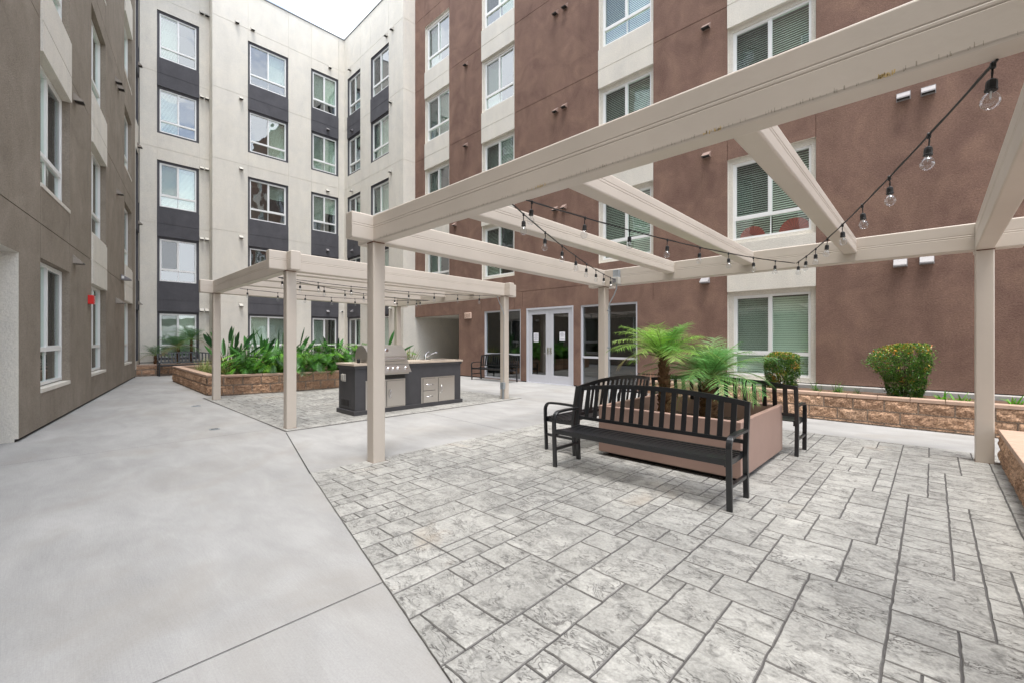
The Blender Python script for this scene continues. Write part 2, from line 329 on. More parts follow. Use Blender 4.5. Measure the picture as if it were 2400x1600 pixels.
# ------------------------------------------------------------------ facade builder
TH = 0.24
class Facade:
    """a vertical wall plane: p(u, z, d) with u along U, d inward"""
    def __init__(s, P0, U, Nout): s.P0 = Vector((*P0, 0)); s.U = Vector((*U, 0)).normalized(); s.N = Vector((*Nout, 0)).normalized()
    def p(s, u, z, d=0.0): q = s.P0 + s.U * u - s.N * d; return Vector((q.x, q.y, z))
    def wall(s, mb, u0, u1, z0, z1, base, rects):
        us = {u0, u1}; zs = {z0, z1}
        for r in rects:
            for a in r[0:2]:
                if u0 < a < u1: us.add(a)
            for a in r[2:4]:
                if z0 < a < z1: zs.add(a)
        us = sorted(us); zs = sorted(zs); nu, nz = len(us) - 1, len(zs) - 1
        cell = [[(0.0, base)] * nz for _ in range(nu)]
        for i in range(nu):
            uc = (us[i] + us[i + 1]) / 2
            for j in range(nz):
                zc = (zs[j] + zs[j + 1]) / 2; d, m = 0.0, base
                for r in rects:
                    if r[0] < uc < r[1] and r[2] < zc < r[3]:
                        nd, nm = r[4], r[5]
                        if nd == 'add': 
                            if d is not None: d = d + 0.012
                        else: d = nd
                        if nm is not None: m = nm
                cell[i][j] = (d, m)
        D = lambda c: TH if c[0] is None else c[0]
        for i in range(nu):
            for j in range(nz):
                d, m = cell[i][j]; a, b, c, e = us[i], us[i + 1], zs[j], zs[j + 1]
                if d is not None: mb.face([s.p(a, c, d), s.p(b, c, d), s.p(b, e, d), s.p(a, e, d)], m)
                if i + 1 < nu:
                    q = cell[i + 1][j]
                    if abs(D(q) - D(cell[i][j])) > 1e-5:
                        deep = q if D(q) > D(cell[i][j]) else cell[i][j]; sh = cell[i][j] if deep is q else q
                        mm = sh[1] if sh[0] is not None and sh[0] < 0 else deep[1]
                        mb.face([s.p(b, c, D(cell[i][j])), s.p(b, e, D(cell[i][j])), s.p(b, e, D(q)), s.p(b, c, D(q))], mm)
                if j + 1 < nz:
                    q = cell[i][j + 1]
                    if abs(D(q) - D(cell[i][j])) > 1e-5:
                        deep = q if D(q) > D(cell[i][j]) else cell[i][j]; sh = cell[i][j] if deep is q else q
                        mm = sh[1] if sh[0] is not None and sh[0] < 0 else deep[1]
                        mb.face([s.p(a, e, D(cell[i][j])), s.p(b, e, D(cell[i][j])), s.p(b, e, D(q)), s.p(a, e, D(q))], mm)
    def fbox(s, mb, u0, u1, z0, z1, d0, d1, mat):
        mb.hexa([s.p(u0, z0, d0), s.p(u1, z0, d0), s.p(u1, z0, d1), s.p(u0, z0, d1), s.p(u0, z1, d0), s.p(u1, z1, d0), s.p(u1, z1, d1), s.p(u0, z1, d1)], mat)
    def quad(s, mb, u0, u1, z0, z1, d, mat): mb.face([s.p(u0, z0, d), s.p(u1, z0, d), s.p(u1, z1, d), s.p(u0, z1, d)], mat)
    def window(s, bld, u0, u1, z0, z1, d, scr='L', cover=(1, 1), low=1, drape=False, tr=0.50, label=None, tilt=None, room='room'):
        """sliding sash over a fixed light; d is the depth of the frame face"""
        W_ = 0.05; um = (u0 + u1) / 2; zt = z0 + tr
        mb = MB(); a, b = d - 0.012, d + 0.07
        s.fbox(mb, u0, u0 + W_, z0, z1, a, b, 'vinyl'); s.fbox(mb, u1 - W_, u1, z0, z1, a, b, 'vinyl')
        s.fbox(mb, u0 + W_, u1 - W_, z1 - W_, z1, a, b, 'vinyl'); s.fbox(mb, u0 + W_, u1 - W_, z0, z0 + W_, a, b, 'vinyl')
        s.fbox(mb, u0 + W_, u1 - W_, zt - 0.03, zt + 0.045, a + .004, b, 'vinyl')
        s.fbox(mb, um - 0.03, um + 0.03, zt + 0.045, z1 - W_, a + .008, b, 'vinyl')
        s.fbox(mb, um - 0.009, um + 0.009, z0 + W_, zt - 0.03, d + 0.018, b - .01, 'vinyl')
        # thin sash rails round the moving half
        if scr in 'LR':
            p0, p1 = (u0 + W_, um - 0.03) if scr == 'L' else (um + 0.03, u1 - W_)
            for q in ((p0, p0 + .022, zt + .045, z1 - W_), (p1 - .022, p1, zt + .045, z1 - W_), (p0 + .022, p1 - .022, zt + .045, zt + .067), (p0 + .022, p1 - .022, z1 - W_ - .022, z1 - W_)):
                s.fbox(mb, *q, d + .002, b - .012, 'vinyl')
        w = mb.build('window', bld)
        if label: w['label'] = label
        g = MB(); s.quad(g, u0 + W_ - .005, u1 - W_ + .005, z0 + W_ - .005, z1 - W_ + .005, d + 0.035, 'glass'); g.build('pane', w)
        if scr in 'LR':
            q = MB(); s.quad(q, p0 + .022, p1 - .022, zt + .067, z1 - W_ - .022, d + 0.012, 'screen'); q.build('insect_screen', w)
        bl = MB(); bd = d + 0.15
        def slats(ua, ub, za, zb):
            if drape:
                n = max(2, int((ub - ua) / 0.08))
                for i in range(n):
                    x = ua + (ub - ua) * (i + .5) / n; bl.face([s.p(x - .04, za, bd - .015), s.p(x + .035, za, bd + .02), s.p(x + .035, zb, bd + .02), s.p(x - .04, zb, bd - .015)], 'drape')
                return
            SP = 0.052; n = int((zb - za) / SP); tl = (0.030 if tilt is None else tilt) * 1.12
            for i in range(n):
                z = za + SP * (i + .5); bl.face([s.p(ua, z - tl * .55, bd - .006), s.p(ub, z - tl * .55, bd - .006), s.p(ub, z + tl * .55, bd + .006), s.p(ua, z + tl * .55, bd + .006)], 'blind')
        for k, (ua, ub) in enumerate(((u0 + .02, um - .01), (um + .01, u1 - .02))):
            if cover[k] > 0: slats(ua, ub, (z0 + .03) if (cover[k] == 1 and low) else zt if cover[k] == 1 else z1 - (z1 - zt) * cover[k], z1 - .03)
        if bl.f: bl.build('blinds', w)
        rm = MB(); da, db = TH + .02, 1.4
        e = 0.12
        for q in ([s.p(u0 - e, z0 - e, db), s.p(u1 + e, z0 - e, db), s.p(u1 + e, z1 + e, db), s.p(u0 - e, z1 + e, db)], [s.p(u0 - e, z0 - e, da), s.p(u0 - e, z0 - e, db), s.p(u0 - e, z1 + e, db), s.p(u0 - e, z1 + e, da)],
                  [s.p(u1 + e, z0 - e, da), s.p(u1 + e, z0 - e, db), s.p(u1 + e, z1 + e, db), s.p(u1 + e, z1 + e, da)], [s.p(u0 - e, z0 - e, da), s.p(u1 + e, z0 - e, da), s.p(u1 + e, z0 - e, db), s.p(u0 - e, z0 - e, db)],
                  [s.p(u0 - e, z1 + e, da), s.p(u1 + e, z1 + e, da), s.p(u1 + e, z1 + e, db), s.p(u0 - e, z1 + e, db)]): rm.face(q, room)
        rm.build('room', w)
        return w
    def vent(s, bld, u, z, mat='ventcream', w=0.17, h=0.15, proj=0.14):
        mb = MB(); u0, u1 = u - w / 2, u + w / 2; zb, ztp = z - h / 2, z + h / 2
        mb.face([s.p(u0, ztp, 0), s.p(u1, ztp, 0), s.p(u1, zb + .025, -proj), s.p(u0, zb + .025, -proj)], mat)
        mb.face([s.p(u0, ztp, 0), s.p(u0, zb + .025, -proj), s.p(u0, zb, -proj), s.p(u0, zb, 0)], mat)
        mb.face([s.p(u1, ztp, 0), s.p(u1, zb, 0), s.p(u1, zb, -proj), s.p(u1, zb + .025, -proj)], mat)
        mb.face([s.p(u0, zb + .025, -proj), s.p(u1, zb + .025, -proj), s.p(u1, zb, -proj), s.p(u0, zb, -proj)], 'gap' if mat != 'ventwhite' else mat)
        mb.face([s.p(u0 + .01, zb + .02, 0), s.p(u1 - .01, zb + .02, 0), s.p(u1 - .01, zb + .02, -proj), s.p(u0 + .01, zb + .02, -proj)], 'gap')
        s.fbox(mb, u0 - .008, u1 + .008, zb - .006, ztp + .008, 0.0, -0.006, mat)
        return mb.build('vent', bld)
ROOF = 17.6
GV = 0.017
rnd = random.Random(3)
# ------------------------------------------------------------------ brown building
FB = Facade((0, 11.22), (1, 0), (0, -1))      # u = X
brown = empty('apartment_building', (-8, 11.22, 0), 'red brown stucco apartment block with cream window bays behind the pergolas', 'building')
rects = []
cols = [(-16.25, -14.51), (-12.48, -10.74), (-7.23, -5.49), (-3.58, -1.80)]
lev = [(13.30, 15.33), (10.13, 12.14), (6.98, 8.98), (3.74, 5.80)]
for z in (3.135, 6.33, 9.53, 12.70, 15.87): rects.append((-17.1, 8, z - GV / 2, z + GV / 2, 0.012, None))
for (a, b) in cols + [(1.65, 3.42)]: 
    for x in (a, b): rects.append((x - GV / 2, x + GV / 2, 2.53, 16.6, 0.012, None))
for x in (-6.9, -10.35, -15.0): rects.append((x - GV / 2, x + GV / 2, 2.53, 3.14, 0.012, None))
for ci, (a, b) in enumerate(cols):
    for li, (z0, z1) in enumerate(lev):
        if ci == 3 and li == 0: z1 = 15.33
        rects.append((a, b, z0, z1, 0.07, 'cream'))
        rects.append((a + .10, b - .09, z0 + .10, z1 - .11, None, 'cream'))
    # proud cream spandrels
    rects.append((a, b, 12.14, 13.30, -0.025, 'cream')); rects.append((a, b, 8.98, 10.13, -0.025, 'cream'))
    if ci < 3: rects.append((a, b, 5.80, 6.98, -0.025, 'cream'))
    for z in (12.70, 9.53) + ((6.33,) if ci < 3 else ()): rects.append((a, b, z - GV / 2, z + GV / 2, -0.013, 'cream'))
a, b = cols[3]
rects += [(a, b, 2.60, 3.74, -0.025, 'cream'), (a, b, 3.135 - GV / 2, 3.135 + GV / 2, -0.013, 'cream'), (a, b, 0.50, 2.60, 0.07, 'cream'), (a + .12, b - .10, 0.63, 2.50, None, 'cream')]
rects += [(-12.34, -10.43, 0.02, 2.53, None, 'brown'), (-10.165, -8.157, 0.0, 2.53, None, 'brown'), (-7.89, -5.96, 0.0, 2.52, None, 'brown'), (-17.1, -13.86, 0.0, 2.48, None, 'brown')]
rects.append((-17.1, -12.34, 0, 0.035, 0.03, 'gap')); rects.append((-10.43, -10.165, 0, 0.035, 0.03, 'gap')); rects.append((-8.157, -7.89, 0, 0.035, 0.03, 'gap')); rects.append((-5.96, 8, 0.50, 0.53, 0.03, 'gap'))
rects.append((-17.1, -13.86, 0.0, 2.48, None, 'brown'))
mb = MB(); FB.wall(mb, -17.025, 8, 0, ROOF, 'brown', rects); wb = mb.build('wall', brown)
mb = MB(); FB.fbox(mb, -16.98, 8, ROOF + 0.002, ROOF + .05, -0.04, 0.35, 'coping'); mb.build('coping', brown)
mb = MB(); mb.box(-16.98, 8, 12.9, 19, 3.05, ROOF, 'brown'); mb.face([(-17.1, 19, 0), (8, 19, 0), (8, 19, 3.05), (-17.1, 19, 3.05)], 'brown'); mb.face([(8, 12.9, 0), (8, 19, 0), (8, 19, 3.05), (8, 12.9, 3.05)], 'brown'); mb.build('rear_wing', brown)
mb = MB(); mb.face([(-17, 11.26, 17.3), (8, 11.26, 17.3), (8, 12.9, 17.3), (-17, 12.9, 17.3)], 'curb'); mb.face([(8, 11.22, 0), (8, 12.9, 0), (8, 12.9, ROOF), (8, 11.22, ROOF)], 'brown'); mb.build('roof', brown)
for ci, (a, b) in enumerate(cols):
    for li, (z0, z1) in enumerate(lev):
        cv = rnd.choice([(1, 1), (1, 1), (1, 1), (0.35, 1), (1, 0)])
        if ci == 0 and li == 0: cv = (1, 0)
        if ci >= 2: cv = (1, 1)
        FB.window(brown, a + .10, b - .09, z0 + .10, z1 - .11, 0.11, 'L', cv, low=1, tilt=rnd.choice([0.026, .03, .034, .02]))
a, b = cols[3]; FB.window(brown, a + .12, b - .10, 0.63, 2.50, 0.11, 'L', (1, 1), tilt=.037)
for (x, z, m, w) in [(-8.844, 12.116, 'ventbrown', .17), (-8.458, 12.13, 'ventbrown', .17), (-8.844, 8.927, 'ventbrown', .17), (-8.485, 8.947, 'ventbrown', .17), (-13.387, 12.437, 'ventbrown', .17), (-13.387, 9.214, 'ventbrown', .17), (-8.861, 5.72, 'ventbrown', .17), (-8.51, 5.715, 'ventbrown', .17),
                  (-4.07, 9.275, 'ventbrown', .19), (-4.063, 6.07, 'ventbrown', .19), (-14.1, 6.18, 'ventbrown', .17), (-4.10, 2.941, 'ventwhite', .20), (-0.449, 2.926, 'ventwhite', .19), (-0.079, 2.937, 'ventwhite', .19), (-0.404, 6.112, 'ventwhite', .19), (-0.058, 6.09, 'ventwhite', .19), (-0.42, 9.27, 'ventbrown', .19), (-0.06, 9.27, 'ventbrown', .19)]:
    FB.vent(brown, x, z, m, w)
# storefront windows and entrance
def storefront(u0, u1, z0, z1, um, zt):
    mb = MB(); d = 0.05; W_ = 0.055; e = 0.05
    FB.fbox(mb, u0, u0 + W_, z0, z1, 0.02, d + .08, 'alu'); FB.fbox(mb, u1 - W_, u1, z0, z1, .02, d + .08, 'alu')
    FB.fbox(mb, u0 + W_, u1 - W_, z1 - W_, z1, .02, d + .08, 'alu'); FB.fbox(mb, u0 + W_, u1 - W_, z0, z0 + W_, .02, d + .08, 'alu')
    FB.fbox(mb, um - .03, um + .03, z0 + W_, z1 - W_, .024, d + .08, 'alu'); FB.fbox(mb, u0 + W_, um - .03, zt - .03, zt + .03, .028, d + .08, 'alu'); FB.fbox(mb, um + .03, u1 - W_, zt - .03, zt + .03, .028, d + .08, 'alu')
    w = mb.build('storefront_window', brown, bevel=.003)
    g = MB(); FB.quad(g, u0 + W_, u1 - W_, z0 + W_, z1 - W_, d + .03, 'glassdoor'); g.build('pane', w)
storefront(-12.34, -10.43, 0.02, 2.53, -11.30, .93); storefront(-7.89, -5.96, 0.0, 2.52, -6.93, .92)
mb = MB(); u0, u1, z1 = -10.165, -8.157, 2.53
FB.fbox(mb, u0, u0 + .06, 0, z1, 0, .16, 'alu'); FB.fbox(mb, u1 - .06, u1, 0, z1, 0, .16, 'alu'); FB.fbox(mb, u0 + .06, u1 - .06, z1 - .06, z1, 0, .16, 'alu'); FB.fbox(mb, u0 + .06, u1 - .06, 0.0, 0.018, -.02, .16, 'alu')
door = mb.build('entrance_door', brown, bevel=.003)
um = (u0 + u1) / 2
for (a, b, hs) in ((u0 + .064, um - .003, 1), (um + .003, u1 - .064, -1)):
    mb = MB(); st = .155
    for q in ((a, a + st, .02, z1 - .064), (b - st, b, .02, z1 - .064), (a + st, b - st, .02, .28), (a + st, b - st, z1 - .064 - .16, z1 - .064)): FB.fbox(mb, *q, .035, .085, 'alu')
    lf = mb.build('door_leaf', door, bevel=.003)
    g = MB(); FB.quad(g, a + st, b - st, .28, z1 - .224, .06, 'glassdoor'); g.build('pane', door)
    h = MB(); x = (b - .055) if hs > 0 else (a + .055)
    FB.fbox(h, x - .035, x + .035, .98, 1.20, .028, .035, 'steel')
    h.tube([FB.p(x, 1.02, .03), FB.p(x, 1.02, -.03), FB.p(x - hs * .11, 1.02, -.035)], .011, 'chrome'); h.lathe([(.018, -.02), (.018, .02)], FB.p(x, 1.13, .02), 'chrome', 10, 'y'); h.build('handle', door)
# lobby behind the glass
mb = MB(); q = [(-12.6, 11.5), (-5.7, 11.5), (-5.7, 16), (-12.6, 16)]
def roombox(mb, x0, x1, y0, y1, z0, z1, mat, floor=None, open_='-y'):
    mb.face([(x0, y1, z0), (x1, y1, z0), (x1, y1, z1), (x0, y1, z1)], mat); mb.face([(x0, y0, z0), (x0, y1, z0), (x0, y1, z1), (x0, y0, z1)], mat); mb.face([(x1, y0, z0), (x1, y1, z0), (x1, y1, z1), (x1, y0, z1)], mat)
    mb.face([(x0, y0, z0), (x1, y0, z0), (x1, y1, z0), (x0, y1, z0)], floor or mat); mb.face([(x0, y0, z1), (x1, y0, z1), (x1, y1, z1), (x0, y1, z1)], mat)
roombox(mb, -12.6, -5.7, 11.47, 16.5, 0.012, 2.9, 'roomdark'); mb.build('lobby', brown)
mb = MB(); FB.fbox(mb, -9.0, -8.6, 2.03, 2.10, 1.0, 1.04, 'ventwhite'); mb.build('lobby_light', brown)
# covered passage
mb = MB()
x0, x1, y0, y1, zt = -17.03, -13.84, 11.22, 18.9, 2.482
mb.face([(x0, y0 + .2, 0.0), (x0, y1, 0.0), (x0, y1, zt), (x0, y0 + .2, zt)], 'cream'); mb.face([(x0, y0, zt), (x1, y0 + .2, zt), (x1, y1, zt), (x0, y1, zt)], 'cream')
mb.face([(x1, y0 + .2, 0), (x1, y1, 0), (x1, y1, zt), (x1, y0 + .2, zt)], 'cream'); mb.face([(x0, y1, 0), (x1, y1, 0), (x1, y1, zt), (x0, y1, zt)], 'cream'); mb.build('passage', brown)
mb = MB(); mb.lathe([(.09, 0), (.09, -.02), (.07, -.025)], (-14.3, 12.1, 2.48), 'white', 16); mb.build('ceiling_light', brown)

# ------------------------------------------------------------------ cream building
cream = empty('apartment_building', (-22.9, 7, 0), 'cream stucco apartment block with charcoal window bays and a roof corner under the sky', 'building')
PAIR = [(12.16, 13.30), (5.81, 7.00), (2.65, 3.84)]
LV = [(13.30, 15.35), (10.16, 12.16), (7.00, 9.03), (3.84, 5.81), (0.62, 2.65)]
def cream_wall(F, u0, u1, cols, vents, covers, seams=(), lowseam=True):
    rects = []
    for z in (3.14, 6.35, 9.53, 12.70, 15.87): rects.append((u0, u1, z - GV / 2, z + GV / 2, 0.012, None))
    for (a, b) in cols:
        for x in (a, b): rects.append((x - GV / 2, x + GV / 2, 0, ROOF, 0.012, None))
    for x in seams: rects.append((x - GV / 2, x + GV / 2, 0, ROOF, 0.012, None))
    for (a, b) in cols:
        for (z0, z1) in LV: rects.append((a, b, z0, z1, 0.05, 'dark')); rects.append((a + .09, b - .09, z0 + .09, z1 - .09, None, 'dark'))
        for (z0, z1) in PAIR: rects.append((a, b, z0, z1, -0.02, 'dark'))
        for z in (12.70, 6.35, 3.14): rects.append((a, b, z - GV / 2, z + GV / 2, -0.008, 'dark'))
    rects.append((u0, u1, 0.50, 0.53, 0.02, 'gap'))
    mb = MB(); F.wall(mb, u0, u1, 0, ROOF, 'cream', rects); mb.build('wall', cream)
    k = 0
    for (a, b) in cols:
        for (z0, z1) in LV:
            sc, cv, lo, ti = covers[k % len(covers)]; k += 1
            F.window(cream, a + .09, b - .09, z0 + .09, z1 - .09, 0.085, sc, cv, lo, tr=.48, tilt=ti)
    for (u, z, m) in vents: F.vent(cream, u, z, m, w=.145)
XC, XC1 = -22.87, -23.44
FC1 = Facade((XC1, 0), (0, 1), (1, 0)); FC = Facade((XC, 0), (0, 1), (1, 0)); FD = Facade((0, 10.595), (1, 0), (0, -1)); FE = Facade((-17.025, 0), (0, 1), (1, 0)); FJ = Facade((0, 4.60), (1, 0), (0, -1))
vz = [16.0, 12.27, 9.1, 5.96, 2.77]
cream_wall(FC1, 2.2, 4.60, [(2.76, 4.22)], [(4.31, z, 'ventcream') for z in vz] + [(4.50, z, 'ventcream') for z in vz], [('N', (1, 0), 1, .020), ('N', (1, 0), 1, .022), ('L', (1, 1), 1, .034), ('L', (0, 0), 1, .03), ('L', (1, 1), 1, .034)])
cream_wall(FC, 4.60, 10.595, [(5.99, 7.75), (8.85, 10.27)], [(5.54, 15.95, 'ventcream'), (6.175, 15.95, 'ventcream')] + [(5.70, z, 'ventcream') for z in (12.54, 9.31, 6.17, 3.04)] + [(9.79, 15.8, 'ventcream'), (9.68, 12.50, 'ventdark'), (9.67, 9.28, 'ventcream'), (9.67, 6.15, 'ventdark'), (9.68, 2.946, 'ventdark')],
           [('N', (0, 1), 0, .022), ('N', (0, 1), 1, .024), ('R', (0, .5), 0, .03), ('R', (0, 1), 1, .03), ('R', (1, 1), 1, .034), ('L', (1, 1), 0, .036), ('L', (1, 1), 1, .03), ('L', (1, .6), 0, .03), ('L', (1, 1), 1, .034), ('L', (1, 0), 0, .03)], seams=(10.3,))
cream_wall(FD, XC, -17.025, [(-22.5, -21.06), (-19.98, -18.27)], [(-22.12, 15.74, 'ventcream'), (-21.88, 12.44, 'ventdark'), (-21.9, 9.28, 'ventcream'), (-21.87, 6.14, 'ventdark'), (-21.87, 2.957, 'ventdark'), (-18.42, 15.73, 'ventcream'), (-17.89, 15.77, 'ventcream'), (-18.03, 12.47, 'ventcream'), (-18.03, 9.25, 'ventcream'), (-18.03, 2.94, 'ventcream')],
           [('L', (0, 0), 0, .03), ('L', (0, .4), 1, .034), ('L', (0, 1), 0, .03), ('L', (0, 0), 1, .03), ('L', (0, 1), 1, .034), ('L', (0, 0), 0, .036), ('L', (1, 1), 1, .034), ('L', (1, 1), 1, .03), ('L', (1, 1), 1, .034), ('L', (1, 1), 0, .03)])
mb = MB()
rr = [(10.5, 11.3, z - GV / 2, z + GV / 2, .012, None) for z in (3.14, 6.35, 9.53, 12.70, 15.87)]
FE.wall(mb, 10.595, 11.45, 0, ROOF, 'cream', rr); mb.build('wall', cream); mb = MB(); FJ.wall(mb, XC1, XC, 0, ROOF, 'cream', [(-24, -22, z - GV / 2, z + GV / 2, .012, None) for z in (3.14, 6.35, 9.53, 12.70, 15.87)]); mb.build('wall', cream)
mb = MB(); FC.fbox(mb, 4.57, 10.63, ROOF + .002, ROOF + .05, -.035, .3, 'coping'); FC1.fbox(mb, 2.2, 4.56, ROOF + .002, ROOF + .05, -.035, .3, 'coping'); FD.fbox(mb, XC + .035, -17.0, ROOF + .002, ROOF + .05, -.035, .3, 'coping'); FE.fbox(mb, 10.63, 11.18, ROOF + .002, ROOF + .05, -.035, .3, 'coping'); mb.build('coping', cream)
mb = MB(); mb.box(-32, -25.1, 2.0, 20, 0, ROOF, 'cream'); mb.box(-25.1, -17.04, 12.2, 20, 0, ROOF, 'cream')
mb.face([(-25.1, 2, 17.3), (-22.9, 2, 17.3), (-22.9, 10.6, 17.3), (-25.1, 10.6, 17.3)], 'curb'); mb.face([(-25.1, 10.6, 17.3), (-17.04, 10.6, 17.3), (-17.04, 12.2, 17.3), (-25.1, 12.2, 17.3)], 'curb')
mb.build('rear_wing', cream)

# ------------------------------------------------------------------ taupe building on the left
dL = Vector((-0.98332, 0.18190)).normalized(); nL = Vector((-dL.y, dL.x))      # nL points away from the courtyard? fixed below
OFF = 2.1330
# plane points satisfy p . nn = OFF with nn = (-dL.y, dL.x); camera side is p . nn < OFF
nn = Vector((-dL.y, dL.x)); base0 = -nn * 0
P0L = nn * -2.1330 if (Vector((-10.736, -0.184)).dot(nn) < 0) else nn * 2.1330
outw = (Vector((0, 0)) - P0L).normalized()
FT = Facade((P0L.x, P0L.y), (dL.x, dL.y), (outw.x, outw.y))
taupe = empty('apartment_building', (*(FT.p(14, 0).xy), 0), 'taupe stucco apartment block with cream panels running along the left walkway', 'building')
rects = []
for z in (3.33, 6.63, 9.85, 13.05, 16.2): rects.append((-16, 24, z - GV / 2, z + GV / 2, .014, None))
colL = [(-1.7, .15), (2.25, 4.1), (6.2, 8.05), (10.16, 12.07), (14.13, 16.0), (19.5, 21.3)]
levL = [(0.60, 2.78), (3.94, 6.13), (7.29, 9.42), (10.5, 12.55), (13.65, 15.7)]
for ci, (a, b) in enumerate(colL):
    for x in (a, b): rects.append((x - GV / 2, x + GV / 2, 2.78 if ci == 2 else 0, ROOF, .014, None))
    for li, (z0, z1) in enumerate(levL):
        if ci in (1, 2) and li == 0: continue
        rects.append((a, b, z0, z1, None, 'taupe'))
        rects.append((a, b, z0 - .001, z0 + .07, None, 'taupe'))
    for k, (z0, z1) in enumerate(((2.78, 3.94), (6.13, 7.29), (9.42, 10.5), (12.55, 13.65))):
        if (k == 0 and ci != 3) or k == 1 and ci != 5 or (k == 2 and ci == 3) or (k == 3):
            rects.append((a, b, z0, z1, -.03, 'cream')); 
            for z in (3.33, 6.63, 9.85, 13.05): 
                if z0 < z < z1: rects.append((a, b, z - GV / 2, z + GV / 2, -.016, 'cream'))
rects.append((3.0, 9.13, 0, 2.69, None, 'cream'))
rects.append((9.13, 22.3, 0, .045, .04, 'gap'))
rects += [(22.32, 23.6, 0.3, ROOF, 0.0, 'cream')]
for (z0, z1) in LV: rects.append((22.50, 23.35, z0, z1, None, 'dark'))
for (z0, z1) in PAIR: rects.append((22.50, 23.35, z0, z1, -.03, 'dark'))
mb = MB(); FT.wall(mb, -16, 23.86, 0, ROOF, 'taupe', rects); mb.build('wall', taupe)
for ci, (a, b) in enumerate(colL):
    for li, (z0, z1) in enumerate(levL):
        if ci in (1, 2) and li == 0: continue
        FT.window(taupe, a + .01, b - .01, z0 + .08, z1 - .01, 0.12, 'L' if rnd.random() < .5 else 'R', rnd.choice([(1, 1), (1, 0), (0, 1), (.6, 1)]), drape=(li == 0), low=(li != 0), tr=.60)
        sl = MB(); FT.fbox(sl, a + .004, b - .004, z0 - .004, z0 + .06, -.012, .14, 'cream'); sl.build('window_sill', taupe)
for (z0, z1) in LV: FT.window(taupe, 22.51, 23.34, z0 + .02, z1 - .02, 0.10, 'L', (1, 1))
for (u, z) in [(12.42, 6.39), (17.64, 9.29), (18.11, 9.31), (17.9, 5.99), (12.41, 3.08), (17.75, 2.64), (18.24, 2.66), (23.1, 12.6), (23.1, 2.95), (23.1, 9.3), (23.1, 6.2)]: FT.vent(taupe, u, z, 'venttaupe', w=.2, h=.17, proj=.15)
mb = MB(); FT.fbox(mb, -16, 23.4, ROOF + .002, ROOF + .05, -.035, .3, 'coping'); mb.build('coping', taupe)
mb = MB()
for (ua, ub) in ((-16, 2.96), (9.17, 23.6)): mb.hexa([FT.p(ua, 0, 1.6), FT.p(ub, 0, 1.6), FT.p(ub, 0, 9), FT.p(ua, 0, 9), FT.p(ua, ROOF, 1.6), FT.p(ub, ROOF, 1.6), FT.p(ub, ROOF, 9), FT.p(ua, ROOF, 9)], 'taupe')
mb.hexa([FT.p(2.97, 3.3, 1.6), FT.p(9.16, 3.3, 1.6), FT.p(9.16, 3.3, 9), FT.p(2.97, 3.3, 9), FT.p(2.97, ROOF, 1.6), FT.p(9.16, ROOF, 1.6), FT.p(9.16, ROOF, 9), FT.p(2.97, ROOF, 9)], 'taupe')
mb.face([FT.p(-16, 17.3, 0.02), FT.p(23.6, 17.3, 0.02), FT.p(23.6, 17.3, 1.6), FT.p(-16, 17.3, 1.6)], 'curb'); mb.face([FT.p(-16, 0, 0), FT.p(-16, 0, 9), FT.p(-16, ROOF, 9), FT.p(-16, ROOF, 0)], 'taupe'); mb.build('rear_wing', taupe)
mb = MB()
mb.face([FT.p(9.13, .0, TH), FT.p(9.13, 2.69, TH), FT.p(9.13, 2.69, 3.2), FT.p(9.13, .0, 3.2)], 'cream'); mb.face([FT.p(3.0, 0, TH), FT.p(3.0, 2.69, TH), FT.p(3.0, 2.69, 3.2), FT.p(3.0, 0, 3.2)], 'cream')
mb.face([FT.p(3, 2.69, TH), FT.p(9.13, 2.69, TH), FT.p(9.13, 2.69, 3.2), FT.p(3, 2.69, 3.2)], 'cream'); mb.face([FT.p(3, 0, 3.2), FT.p(9.13, 0, 3.2), FT.p(9.13, 2.69, 3.2), FT.p(3, 2.69, 3.2)], 'taupe'); mb.build('entry_recess', taupe)
# alarm and lamp on the taupe wall
al = empty('fire_alarm', FT.p(13.79, 2.37), 'red fire alarm strobe box with white symbol on the taupe wall', 'alarm')
mb = MB(); FT.fbox(mb, 13.72, 13.90, 2.27, 2.47, 0.0, -.10, 'red'); mb.build('housing', al, bevel=.006)
mb = MB()
def stroke(mb, F, pts, w, d, mat):
    for (a, b) in zip(pts[:-1], pts[1:]):
        v = Vector((b[0] - a[0], b[1] - a[1])); n_ = Vector((-v.y, v.x)).normalized() * w / 2
        mb.face([F.p(a[0] - n_.x, a[1] - n_.y, d), F.p(b[0] - n_.x, b[1] - n_.y, d), F.p(b[0] + n_.x, b[1] + n_.y, d), F.p(a[0] + n_.x, a[1] + n_.y, d)], mat)
stroke(mb, FT, [(13.84, 2.44), (13.79, 2.44), (13.79, 2.40), (13.84, 2.38), (13.82, 2.33), (13.78, 2.32)], .014, -.103, 'white'); FT.fbox(mb, 13.82, 13.87, 2.275, 2.30, -.1005, -.104, 'white'); mb.build('symbol', al)
